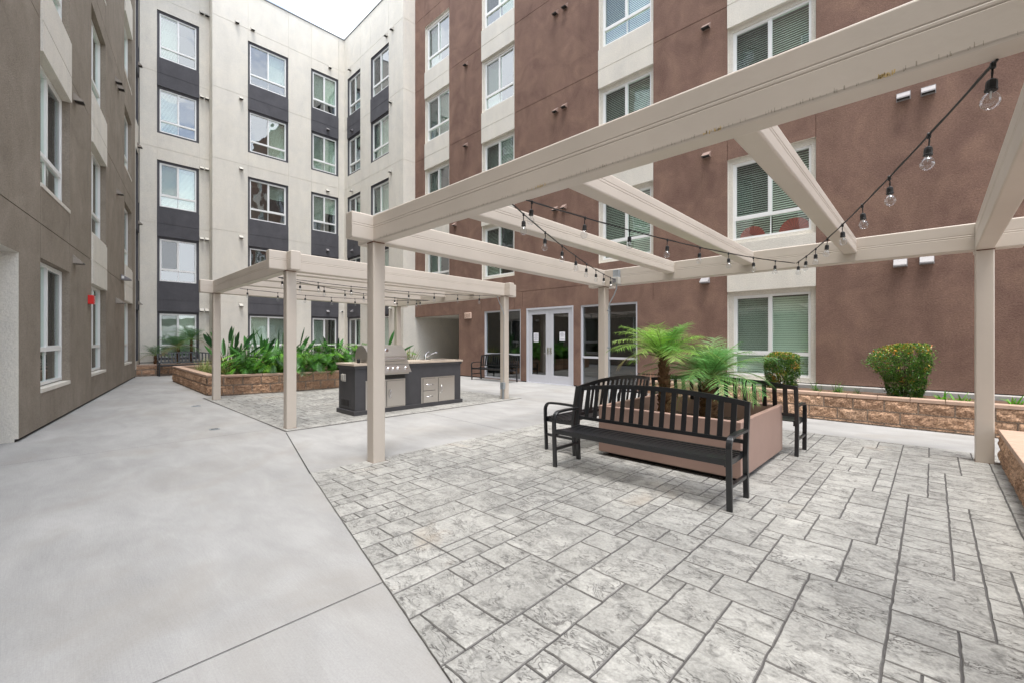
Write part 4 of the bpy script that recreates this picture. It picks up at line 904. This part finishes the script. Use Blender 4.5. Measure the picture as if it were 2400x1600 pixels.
# ------------------------------------------------------------------ clay planter box
pb = empty('planter_box', (-2.2, 5.53, 0), 'large square clay coloured planter box holding two palms between the benches', 'planter box')
x0, x1, y0, y1, zb_, zt, th = -3.03, -1.37, 4.70, 6.36, .06, .635, .055
mb = MB()
o_ = [(x0, y0), (x1, y0), (x1, y1), (x0, y1)]; i_ = [(x0 + th, y0 + th), (x1 - th, y0 + th), (x1 - th, y1 - th), (x0 + th, y1 - th)]
mb.grid([[(*p, zb_) for p in i_], [(*p, zb_) for p in o_], [(*p, zt) for p in o_], [(*p, zt) for p in i_], [(*p, .30) for p in i_]], 'box', closed=True)
me_ = mb.build('box', pb, bevel=.012, seg=3)
mb = MB(); mb.box(x0 + .09, x1 - .09, y0 + .09, y1 - .09, 0, .07, 'gap'); mb.build('plinth', pb)
mb = MB(); P = [[(x0 + .05 + (x1 - x0 - .1) * i / 16, y0 + .05 + (y1 - y0 - .1) * j / 16, .40 + random.uniform(-.015, .015)) for j in range(17)] for i in range(17)]; mb.grid(P, 'soil'); mb.build('soil', pb)

# ------------------------------------------------------------------ outdoor kitchen
kt = empty('outdoor_kitchen', (-8.25, 5.15, 0), 'charcoal outdoor kitchen island with beige tile counter under the far pergola', 'kitchen island')
KX0, KX1, KY0, KY1 = -8.60, -7.90, 3.87, 6.44
mb = MB(); mb.box(KX0, KX1, KY0, KY1, .0, .955, 'islandpaint'); mb.box(KX0 - .035, KX1 + .035, KY0 - .035, KY1 + .035, 0, .095, 'islandpaint'); mb.box(KX0 - .02, KX1 + .02, KY0 - .02, KY1 + .02, .90, .954, 'islandpaint'); mb.build('cabinet', kt, bevel=.004)
mb = MB()
for (ya, yb_) in ((KY0 - .04, 4.16), (5.0, KY1 + .04)):
    mb.box(KX0 - .04, KX1 + .04, ya, yb_, .958, .998, 'counter')
mb.box(KX0 - .04, KX0 + .12, 4.16, 5.0, .958, .998, 'counter'); mb.build('countertop', kt, bevel=.004)
def kpanel(y0, y1, z0, z1, fr=.045):
    mb = MB(); X = KX1; mb.box(X, X + .012, y0, y1, z0, z1, 'steel'); p = mb.build('door_frame', kt, bevel=.003); return p
def kdoor(parent, y0, y1, z0, z1, handle, name='door'):
    X = KX1 + .012; mb = MB(); mb.box(X, X + .004, y0 - .005, y1 + .005, z0 - .005, z1 + .005, 'gap'); mb.box(X + .004, X + .016, y0, y1, z0, z1, 'steel'); d = mb.build(name, kt, bevel=.002)
    h = MB(); X += .016
    if handle[0] == 'v': yc, z0_, z1_ = handle[1:]; h.tube([(X, yc, z0_), (X + .035, yc, z0_ + .015), (X + .04, yc, (z0_ + z1_) / 2), (X + .035, yc, z1_ - .015), (X, yc, z1_)], .011, 'chrome')
    else: zc, ya, yb_ = handle[1:]; h.tube([(X, ya, zc), (X + .035, ya + .015, zc - .008), (X + .04, (ya + yb_) / 2, zc - .012), (X + .035, yb_ - .015, zc - .008), (X, yb_, zc)], .009, 'chrome')
    h.build('handle', d, smooth=True)
kpanel(4.08, 4.96, .082, .662); kdoor(kt, 4.12, 4.50, .115, .63, ('v', 4.45, .27, .45)); kdoor(kt, 4.53, 4.92, .115, .63, ('v', 4.59, .29, .46))
kpanel(5.355, 6.255, .06, .648); kdoor(kt, 5.395, 5.715, .365, .62, ('h', .50, 5.47, 5.64), 'drawer'); kdoor(kt, 5.395, 5.715, .10, .355, ('h', .24, 5.47, 5.64), 'drawer'); kdoor(kt, 5.80, 6.215, .10, .62, ('v', 5.86, .29, .46))
mb = MB(); mb.box(-8.42, -8.27, KY0 - .03, KY0, .64, .79, 'ventcream'); mb.box(-8.40, -8.29, KY0 - .055, KY0 - .03, .66, .785, 'ventcream'); mb.build('outlet_cover', kt, bevel=.012)
mb = MB(); mb.box(-8.49, -8.10, KY0 - .004, KY0, .14, .31, 'islandpaint')
for k in range(6): mb.box(-8.46 + k * .058, -8.43 + k * .058, KY0 - .008, KY0 - .004, .165, .285, 'gap')
mb.build('vent_grille', kt)
mb = MB(); mb.box(-8.34, -8.02, 5.83, 6.28, .9985, 1.0035, 'steel'); mb.box(-8.31, -8.05, 5.86, 6.25, 1.0035, 1.0045, 'gap'); mb.build('sink', kt)
mb = MB(); fy, fx = 5.76, -8.33
mb.box(fx - .03, fx + .03, fy - .13, fy + .13, .999, 1.012, 'chrome'); mb.lathe([(.024, 0), (.022, .07), (.02, .10), (.012, .11)], (fx, fy, 1.01), 'chrome', 12)
mb.tube([(fx, fy + .01, 1.05), (fx + .05, fy + .12, 1.12), (fx + .10, fy + .22, 1.165), (fx + .11, fy + .245, 1.16), (fx + .112, fy + .25, 1.14)], .011, 'chrome'); mb.tube([(fx, fy, 1.11), (fx + .0, fy + .04, 1.15), (fx + .0, fy + .12, 1.185)], [.01, .009, .006], 'chrome'); mb.build('faucet', kt, smooth=False)
# grill
gr = empty('gas_grill', (-8.1, 4.55, .95), 'stainless steel gas grill with closed domed lid set into the charcoal kitchen island', 'grill')
gy0, gy1 = 4.12, 4.98; xb, xf = -8.42, -7.84
prof = [(xb, 1.03), (xb + .01, 1.14), (xb + .06, 1.25), (xb + .15, 1.325), (xb + .26, 1.345), (xb + .36, 1.325), (xb + .46, 1.265), (xb + .54, 1.17), (xf, 1.13), (xf + .005, 1.03)]
mb = MB(); mb.grid([[(x, gy0, z) for x, z in prof], [(x, gy1, z) for x, z in prof]], 'steel'); mb.face([(x, gy0, z) for x, z in prof][::-1], 'steel'); mb.face([(x, gy1, z) for x, z in prof], 'steel'); lid = mb.build('lid', gr)
mb = MB(); mb.tube([(xf + .05, gy0 + .10, 1.085), (xf + .05, gy1 - .10, 1.085)], .012, 'chrome', 10)
for y in (gy0 + .12, gy1 - .12): mb.tube([(xf - .0, y, 1.085), (xf + .05, y, 1.085)], .012, 'chrome', 8)
mb.build('handle', lid, smooth=False)
mb = MB(); c_ = Vector((xb + .50, 4.55, 1.222)); mb.lathe([(.04, 0), (.042, .012), (.03, .016)], (xb + .485, 4.55, 1.24), 'chrome', 14, 'x'); mb.build('thermometer', lid)
mb = MB(); mb.box(xb, xf + .02, gy0 - .01, gy1 + .01, .96, 1.025, 'steel'); mb.build('firebox', gr, bevel=.004)
mb = MB(); mb.hexa([(xf - .02, gy0 - .01, .80), (xf + .11, gy0 - .01, .80), (xf + .11, gy1 + .03, .80), (xf - .02, gy1 + .03, .80), (xf - .02, gy0 - .01, .955), (xf + .035, gy0 - .01, .955), (xf + .035, gy1 + .01, .955), (xf - .02, gy1 + .01, .955)], 'steel')
mb.box(xf - .04, xf + .06, gy0, gy1, .765, .797, 'steel'); cpn = mb.build('control_panel', gr, bevel=.004)
for y in (4.22, 4.36, 4.50, 4.61, 4.72, 4.90):
    mb = MB(); zc = .885; xx = xf + .073
    mb.lathe([(.034, 0), (.034, .008), (.026, .012), (.026, .03), (.02, .034)], (xx, y, zc), 'chrome', 16, 'x'); mb.build('knob', cpn, smooth=False)
mb = MB(); mb.box(-8.0, -7.893, 4.13, 4.95, .68, .762, 'gap'); mb.build('drip_tray', gr)
for (x, y, h, m, lab) in ((-8.26, 4.03, .12, 'bulb', 'clear glass jar on the tile counter left of the grill'), (-8.14, 4.08, .09, 'black', 'small dark bottle on the tile counter left of the grill')):
    mb = MB(); mb.lathe([(.03, 0), (.032, .01), (.032, h * .75), (.018, h * .9), (.018, h)], (0, 0, 0), m, 14); o = mb.build('jar' if m == 'bulb' else 'bottle', smooth=False); o.location = (x, y - .02, 1.0); tag(o, lab, 'jar' if m == 'bulb' else 'bottle')

# ------------------------------------------------------------------ plants
def vary(c, rg, v=.25): f = 1 + rg.uniform(-v, v); g = 1 + rg.uniform(-v, v) * .3; return (c[0] * f * g, c[1] * f, c[2] * f / g)
def leafstrip(mb, p, d, up, L_, w, col, mat, n=3, droop=.3, shape=lambda t: math.sin(math.pi * min(1, t * .9 + .1)) ** .7, fold=0.0):
    """one narrow blade starting at p along d; droops with length"""
    d = d.normalized(); side = d.cross(up)
    if side.length < 1e-3: side = Vector((1, 0, 0))
    side.normalize(); L0 = []; L1 = []; LM = []; q = Vector(p)
    for i in range(n + 1):
        t = i / n; ww = w * .5 * shape(t); L0.append(q - side * ww); L1.append(q + side * ww); LM.append(q.copy() - up * fold * ww)
        d = (d + Vector((0, 0, -droop / n))).normalized(); q = q + d * (L_ / n)
    if fold: mb.grid([[a, m, b] for a, m, b in zip(L0, LM, L1)], mat, lambda i, j: col)
    else: mb.grid([[a, b] for a, b in zip(L0, L1)], mat, lambda i, j: col)
def palm(name, base, h, nf, FL, label, seed, r0=.085, r1=.055, lean=(0, 0), group='palms with feathery fronds', trunk_from=0.4, cols=None, leaflets=34, EL=84):
    rg = random.Random(seed); root = empty(name, base, label, 'palm', group)
    B0 = Vector(base); top = B0 + Vector((lean[0], lean[1], h)); mb = MB(); n = 14; rings = []
    for i in range(n + 1):
        t = i / n; c = B0.lerp(top, t); rr = r0 + (r1 - r0) * t + .012 * math.sin(i * 2.3); rings.append([c + Vector((math.cos(a) * rr * (1 + .12 * rg.uniform(-1, 1)), math.sin(a) * rr * (1 + .12 * rg.uniform(-1, 1)), 0)) for a in [2 * math.pi * k / 12 for k in range(12)]])
    mb.grid(rings, 'trunk', closed=True)
    for i in range(int(260 * h)):   # old leaf bases
        t = rg.random(); a = rg.uniform(0, 6.283); c = B0.lerp(top, t); rr = r0 + (r1 - r0) * t; o = Vector((math.cos(a), math.sin(a), 0)); s_ = Vector((-o.y, o.x, 0)); p = c + o * rr * .9; w = rg.uniform(.012, .024); l_ = rg.uniform(.035, .07)
        q = p + o * l_ * .55 + Vector((0, 0, l_ * rg.uniform(.5, 1))); mb.hexa([p - s_ * w, p + s_ * w, p + s_ * w + Vector((0, 0, .02)), p - s_ * w + Vector((0, 0, .02)), q - s_ * w * .4, q + s_ * w * .4, q + s_ * w * .4 + Vector((0, 0, .006)), q - s_ * w * .4 + Vector((0, 0, .006))], 'trunk')
    mb.build('trunk', root)
    cr = MB(); C = cols or [(.27, .50, .07), (.18, .42, .08), (.36, .56, .12)]
    for k in range(nf):
        az = k * 2.39996 + rg.uniform(-.25, .25); age = k / nf; el = R(84) - age * R(EL) + rg.uniform(-.12, .12); L_ = FL * rg.uniform(.8, 1.1) * (.62 + .5 * min(1, age * 2)); q = top + Vector((math.cos(az), math.sin(az), 0)) * .02; nseg = 12; pts = [q.copy()]; dirs = []
        bend = rg.uniform(1.0, 1.5) * (.5 + age * .7)
        for i in range(nseg):
            t = i / nseg; e = el - bend * t ** 1.2; d = Vector((math.cos(az) * math.cos(e), math.sin(az) * math.cos(e), math.sin(e))); dirs.append(d); q = q + d * L_ / nseg; pts.append(q.copy())
        col = vary(C[rg.randrange(len(C))] if k < nf - 2 else (.36, .25, .10), rg, .18); rc = (.20, .28, .08)
        cr.tube(pts, [.008 * (1 - .8 * i / nseg) + .001 for i in range(nseg + 1)], 'leaf', 4, False, rc)
        for i in range(leaflets):
            t = .14 + .86 * i / leaflets; f_ = t * nseg; ii = min(nseg - 1, int(f_)); p = pts[ii].lerp(pts[ii + 1], f_ - ii); d = dirs[ii]; sd_ = d.cross(Vector((0, 0, 1)))
            if sd_.length < .05: sd_ = Vector((-math.sin(az), math.cos(az), 0))
            sd_.normalize(); up = sd_.cross(d); ll = FL * .38 * (math.sin(math.pi * min(1, t * .80 + .14)) ** .6)
            for s_ in (-1, 1):
                v = sd_ * s_ * rg.uniform(.75, 1.0) + d * rg.uniform(.45, .8) + up * rg.uniform(.0, .35)
                leafstrip(cr, p, v, up, ll * rg.uniform(.8, 1.1), FL * .0095, vary(col, rg, .15), 'leaf', 3, rg.uniform(.3, .8), lambda t: (1 - t) ** .6 if t > .2 else .8)
    cr.build('fronds', root); return root
palm('pygmy_palm', (-2.50, 5.48, .38), .84, 34, .66, 'taller feathery palm on the left side of the clay planter box', 4, .10, .045, (-.03, -.02), group='palms in the clay planter box', EL=66)
palm('pygmy_palm', (-2.12, 5.90, .38), .58, 38, .72, 'shorter feathery palm with the thicker trunk on the right in the clay planter box', 9, .115, .075, (.02, -.01), group='palms in the clay planter box', cols=[(.20, .45, .13), (.16, .38, .12), (.30, .54, .18)])
palm('pygmy_palm', (-23.05, 3.42, .40), .72, 20, .85, 'left palm in the low planter before the cream building', 14, .05, .04, group='palms before the cream building', cols=[(.05, .15, .05), (.07, .19, .05)], leaflets=24)
palm('pygmy_palm', (-23.1, 3.88, .40), 1.05, 20, .85, 'right, taller palm in the low planter before the cream building', 15, .05, .04, group='palms before the cream building', cols=[(.05, .15, .05), (.08, .22, .05)], leaflets=24)
palm('pygmy_palm', (-23.0, 2.65, .40), .40, 12, .75, 'small leaning palm at the left end of the low planter, beside the taupe building corner', 16, .04, .03, group='palms before the cream building', cols=[(.05, .14, .05), (.06, .17, .05)], leaflets=20)

def shrub(base, fn, n, label, seed, lsz=.034, cols=None, stray=0.04):
    """fn(theta, t) -> radius at height fraction t; leaves crowd the outer shell"""
    rg = random.Random(seed); root = empty('shrub', base, label, 'shrub', 'clipped shrubs along the brown wall'); B0 = Vector(base)
    mb = MB(); H_ = fn(None, None)
    G_ = [(.08, .21, .035), (.13, .29, .045), (.05, .14, .03), (.20, .32, .06)]; O_ = [(.72, .30, .05), (.62, .40, .07), (.46, .50, .08), (.60, .18, .05), (.30, .45, .07)]
    for i in range(n):
        t = rg.random(); th = rg.uniform(0, 6.283); r_ = fn(th, t); rad = r_ * (1 - .55 * rg.random() ** 2.2); lump = noise.noise(Vector((math.cos(th) * 2.2, math.sin(th) * 2.2, t * 4 + seed)))
        rad *= 1 + .13 * lump + (rg.random() < stray) * rg.uniform(.04, .26); p = B0 + Vector((math.cos(th) * rad, math.sin(th) * rad, t * H_ + (.03 * lump)))
        out = Vector((math.cos(th), math.sin(th), .55 + t)).normalized(); k = noise.noise(Vector((p.x * 5, p.y * 5, p.z * 6 + seed * 2)))
        
        if noise.noise(Vector((p.x * 7 + 3, p.y * 7, p.z * 7))) < -.34: continue
        k = noise.noise(Vector((p.x * 3.4 + seed, p.y * 3.4, p.z * 4.4)))
        orange = rg.random() < (.03 + 1.5 * max(0, k - .08) + (.30 if t > .82 else 0))
        for m_ in range(3):
            d = (out * .8 + Vector((rg.uniform(-1, 1), rg.uniform(-1, 1), rg.uniform(-.5, .9)))).normalized(); c = vary(rg.choice(O_ if (orange and rg.random() < .8) else G_), rg, .3)
            leafstrip(mb, p, d, Vector((rg.uniform(-.4, .4), rg.uniform(-.4, .4), 1)).normalized(), lsz * rg.uniform(.7, 1.3), lsz * .42, c, 'gloss_leaf', 2, .4, lambda t: (.25, 1, .05)[int(t * 2 + .01)])
    mb.build('foliage', root)
    mb = MB()
    for k in range(9):
        a = rg.uniform(0, 6.28); r_ = fn(a, .5) * .5; mb.tube([B0 + Vector((math.cos(a) * .03, math.sin(a) * .03, -.02)), B0 + Vector((math.cos(a) * r_ * .5, math.sin(a) * r_ * .5, H_ * .4)), B0 + Vector((math.cos(a) * r_, math.sin(a) * r_, H_ * .8))], [.009, .007, .004], 'stem', 5)
    mb.build('stems', root)
def f1(th, t):
    if th is None: return .74
    return .29 * (.84 + .18 * min(1, t * 2.2)) * (1 - max(0, (t - .86) / .14) ** 2 * .55)
shrub((-2.19, 10.1, .455), f1, 6500, 'small round clipped green and orange shrub below the ground floor window', 5)
def f2(th, t):
    if th is None: return .92
    w = .22 + .15 * min(1, t * 1.5) ; lobe = .20 * max(0, -math.cos(th)) * math.exp(-((t - .66) / .17) ** 2); top = 1 - max(0, (t - .83) / .17) ** 2 * (.5 + .28 * (-math.cos(th))); return (w + lobe) * max(.15, top) * .92
shrub((-.35, 10.12, .455), f2, 8000, 'large ragged wedge shaped green and orange shrub against the bare brown wall', 6, stray=.13)
def tuft(name, base, n, Lr, label, cat, seed, cols, w=.012, droop=1.1, group=None, spread=.1, mat='leaf', el=(45, 85)):
    rg = random.Random(seed); root = empty(name, base, label, cat, group); mb = MB(); B0 = Vector(base)
    for i in range(n):
        az = rg.uniform(0, 6.283); e = R(rg.uniform(*el)); p = B0 + Vector((rg.uniform(-spread, spread), rg.uniform(-spread, spread), -.01)); d = Vector((math.cos(az) * math.cos(e), math.sin(az) * math.cos(e), math.sin(e)))
        leafstrip(mb, p, d, Vector((-math.cos(az) * math.sin(e), -math.sin(az) * math.sin(e), math.cos(e))), rg.uniform(*Lr), w, vary(rg.choice(cols), rg, .2), mat, 6, droop * rg.uniform(.6, 1.3), lambda t: (1 - t) ** .5 * .9 + .1)
    mb.build('blades', root)
GG = [(.10, .24, .04), (.07, .18, .035), (.16, .30, .05)]
for i, (x, y, n, lr) in enumerate([(-1.62, 10.2, 40, (.15, .32)), (-1.30, 10.2, 46, (.15, .30)), (-1.02, 10.25, 22, (.12, .24))]):
    tuft('grass_tuft', (x, y, .46), n, lr, ['thin arching grass tuft just right of the small round shrub', 'middle and widest arching grass tuft between the two shrubs', 'smallest grass tuft, nearest the large ragged shrub'][i], 'grass tuft', 60 + i, GG, .010, 1.4, 'grass tufts between the shrubs', .06)
for i, (x, y, n, lr) in enumerate([(.14, 10.15, 26, (.08, .2)), (.34, 10.1, 22, (.08, .22)), (.93, 10.15, 26, (.08, .22))]):
    tuft('weed', (x, y, .46), n, lr, ['bright green weed just right of the large ragged shrub', 'bright green weed just left of the right pergola post', 'green weed right of the pergola post at the photo edge'][i], 'weed', 70 + i, [(.16, .42, .04), (.12, .34, .04), (.22, .45, .06)], .034, .6, 'bright weeds in the wall planter', .08, 'leaf', (10, 75))
tuft('dry_plant', (-5.45, 10.85, 0), 46, (.5, .85), 'dry straw coloured stems beside the right storefront window', 'dry plant', 80, [(.45, .24, .12), (.50, .30, .17)], .006, .5, None, .18, 'leaf', (60, 88))
tuft('shrub', (-3.35, 10.15, .45), 260, (.18, .38), 'dark green bush in the wall planter behind the right palm', 'shrub', 81, [(.03, .09, .025), (.045, .12, .03)], .022, .6, None, .16, 'gloss_leaf', (5, 88))

def xanadu(base, n, label, seed, S=1.0):
    rg = random.Random(seed); root = empty('philodendron', base, label, 'plant', 'lobed leaf plants in the large block planter'); lf = MB(); st = MB(); B0 = Vector(base)
    C = [(.06, .20, .025), (.10, .30, .03), (.20, .48, .04), (.04, .13, .025)]
    for i in range(n):
        az = rg.uniform(0, 6.283); e = R(rg.uniform(28, 84)); L_ = S * rg.uniform(.35, .78); d = Vector((math.cos(az) * math.cos(e), math.sin(az) * math.cos(e), math.sin(e))); p0 = B0 + Vector((rg.uniform(-.1, .1), rg.uniform(-.1, .1), 0)); p1 = p0 + d * L_ * .5; d2 = (d + Vector((0, 0, -.15))).normalized(); p2 = p1 + d2 * L_ * .5
        st.tube([p0, p1, p2], .006, 'leaf', 4, False, (.07, .16, .03))
        out = Vector((math.cos(az), math.sin(az), rg.uniform(-.75, .35))).normalized(); sd_ = out.cross(Vector((0, 0, 1))).normalized(); up = sd_.cross(out).normalized(); BL = S * rg.uniform(.24, .40); c = vary(rg.choice(C), rg, .2)
        q = p2; dd = out.copy(); nl = 9
        leafstrip(lf, p2, out, up, BL, BL * .10, c, 'gloss_leaf', 5, .5, lambda t: 1 - t * .8)
        for k in range(nl):
            t = k / (nl - 1); dd = (dd + Vector((0, 0, -.5 / nl))).normalized(); q = q + dd * BL / nl; ll = BL * (.50 * math.sin(math.pi * (.22 + .66 * (1 - t))) + .05)
            for s_ in (-1, 1):
                v = sd_ * s_ + dd * (.15 + .75 * t) + up * .12; leafstrip(lf, q, v, up, ll * rg.uniform(.85, 1.1), BL * .075, c, 'gloss_leaf', 2, .35, lambda t: (.75, .9, .1)[int(t * 2 + .01)])
    lf.build('leaves', root); st.build('stems', root)
spots = [(-13.75, 3.55, .66), (-13.5, 4.15, .86), (-14.25, 3.75, .95), (-13.35, 4.75, .95), (-13.9, 4.5, 1.1), (-13.35, 5.4, 1.0), (-13.9, 5.2, 1.2), (-13.3, 6.05, 1.0), (-13.9, 6.0, 1.25), (-13.35, 6.75, .95), (-13.95, 6.9, 1.15), (-13.4, 7.5, .95), (-14.4, 4.6, 1.1), (-13.6, 8.2, .9)]
side_w = ['front left corner', 'front row behind the front corner', 'second row left', 'front row between the pergola posts', 'second row between the pergola posts', 'front row right of the near corner post', 'tall second row right of the near corner post', 'front row left of the kitchen', 'tallest one left of the kitchen', 'front row behind the kitchen corner', 'second row behind the grill', 'right end behind the grill', 'back row next to the long paddle leaves', 'last one hidden behind the kitchen']
for i, (x, y, s_) in enumerate(spots): xanadu((x, y, .48), 46, 'lobed leaf plant, ' + side_w[i], 100 + i, s_)
def paddle(base, n, H_, label, seed):
    rg = random.Random(seed); root = empty('bird_of_paradise', base, label, 'plant', 'tall paddle leaf plants in the large block planter'); lf = MB(); st = MB(); B0 = Vector(base)
    for i in range(n):
        az = rg.uniform(0, 6.283); e = R(rg.choice([rg.uniform(64, 86), rg.uniform(40, 75)])); d = Vector((math.cos(az) * math.cos(e), math.sin(az) * math.cos(e), math.sin(e))); L_ = H_ * rg.uniform(.35, .72); p0 = B0 + Vector((rg.uniform(-.12, .12), rg.uniform(-.12, .12), 0)); p1 = p0 + d * L_
        st.tube([p0, p0.lerp(p1, .5), p1], [.013, .011, .007], 'gloss_leaf', 5, False, (.06, .16, .04)); c = vary(rg.choice([(.045, .15, .04), (.07, .22, .045), (.03, .10, .03)]), rg, .2); a2 = rg.uniform(0, 6.28)
        leafstrip(lf, p1, d, Vector((math.cos(a2), math.sin(a2), .2)).normalized(), H_ * rg.uniform(.34, .48), .115 * rg.uniform(.7, 1.2), c, 'gloss_leaf', 7, rg.uniform(.0, .35), lambda t: math.sin(math.pi * (t * .93 + .05)) ** .75, fold=.5)
    lf.build('leaves', root); st.build('stems', root)
for i, (x, y, n, h) in enumerate([(-15.2, 3.45, 16, 1.38), (-14.75, 4.1, 12, 1.25), (-15.0, 4.7, 12, 1.35), (-14.5, 5.0, 10, 1.45), (-14.8, 6.4, 8, 1.25), (-14.3, 8.0, 12, 1.3), (-16.2, 4.0, 8, 1.1)]):
    paddle((x, y, .48), n, h, 'paddle leaf plant in the block planter, ' + ['first and fullest right of the left pergola post', 'between the two front pergola posts, lower', 'behind the lobed plants left of the corner post', 'with the tallest leaf, left of the corner post', 'right of the corner post behind lobed plants', 'right end behind the grill', 'left of the left pergola post'][i], 140 + i)
FX = [(.30, .34, .10), (.22, .30, .08), (.38, .36, .14), (.14, .24, .06)]
for i, (x, y, n) in enumerate([(-16.9, 3.15, 120), (-16.0, 3.12, 130), (-15.2, 3.15, 130), (-14.5, 3.18, 120), (-14.0, 3.25, 80)]):
    tuft('flax_grass', (x, y, .48), n, (.3, .52), 'yellow green strappy grass clump at the block planter front, ' + ['leftmost', 'second from the left', 'just left of the pergola post', 'just right of the pergola post', 'rightmost and smallest'][i], 'grass clump', 160 + i, FX, .014, 1.5, 'strappy grass clumps in the large block planter', .14, 'leaf', (30, 85))
tuft('croton', (-16.6, 3.75, .48), 200, (.25, .55), 'dark bush with orange tipped leaves behind the left pergola post', 'shrub', 170, [(.05, .11, .03), (.03, .08, .025), (.35, .12, .04), (.30, .25, .05)], .05, .6, None, .22, 'gloss_leaf', (15, 85))
tuft('tall_grass', (-15.35, 3.9, .48), 240, (.5, 1.0), 'dense fine dark grass under the paddle leaves', 'grass clump', 171, [(.06, .13, .035), (.09, .17, .05)], .012, .7, None, .25, 'leaf', (60, 88))
tuft('yellow_flower_plant', (-14.4, 9.0, .48), 90, (.5, .85), 'yellow tipped plant at the far end of the planter behind the grill lid', 'plant', 172, [(.40, .30, .05), (.10, .2, .04)], .03, .4, None, .3, 'leaf', (55, 88))
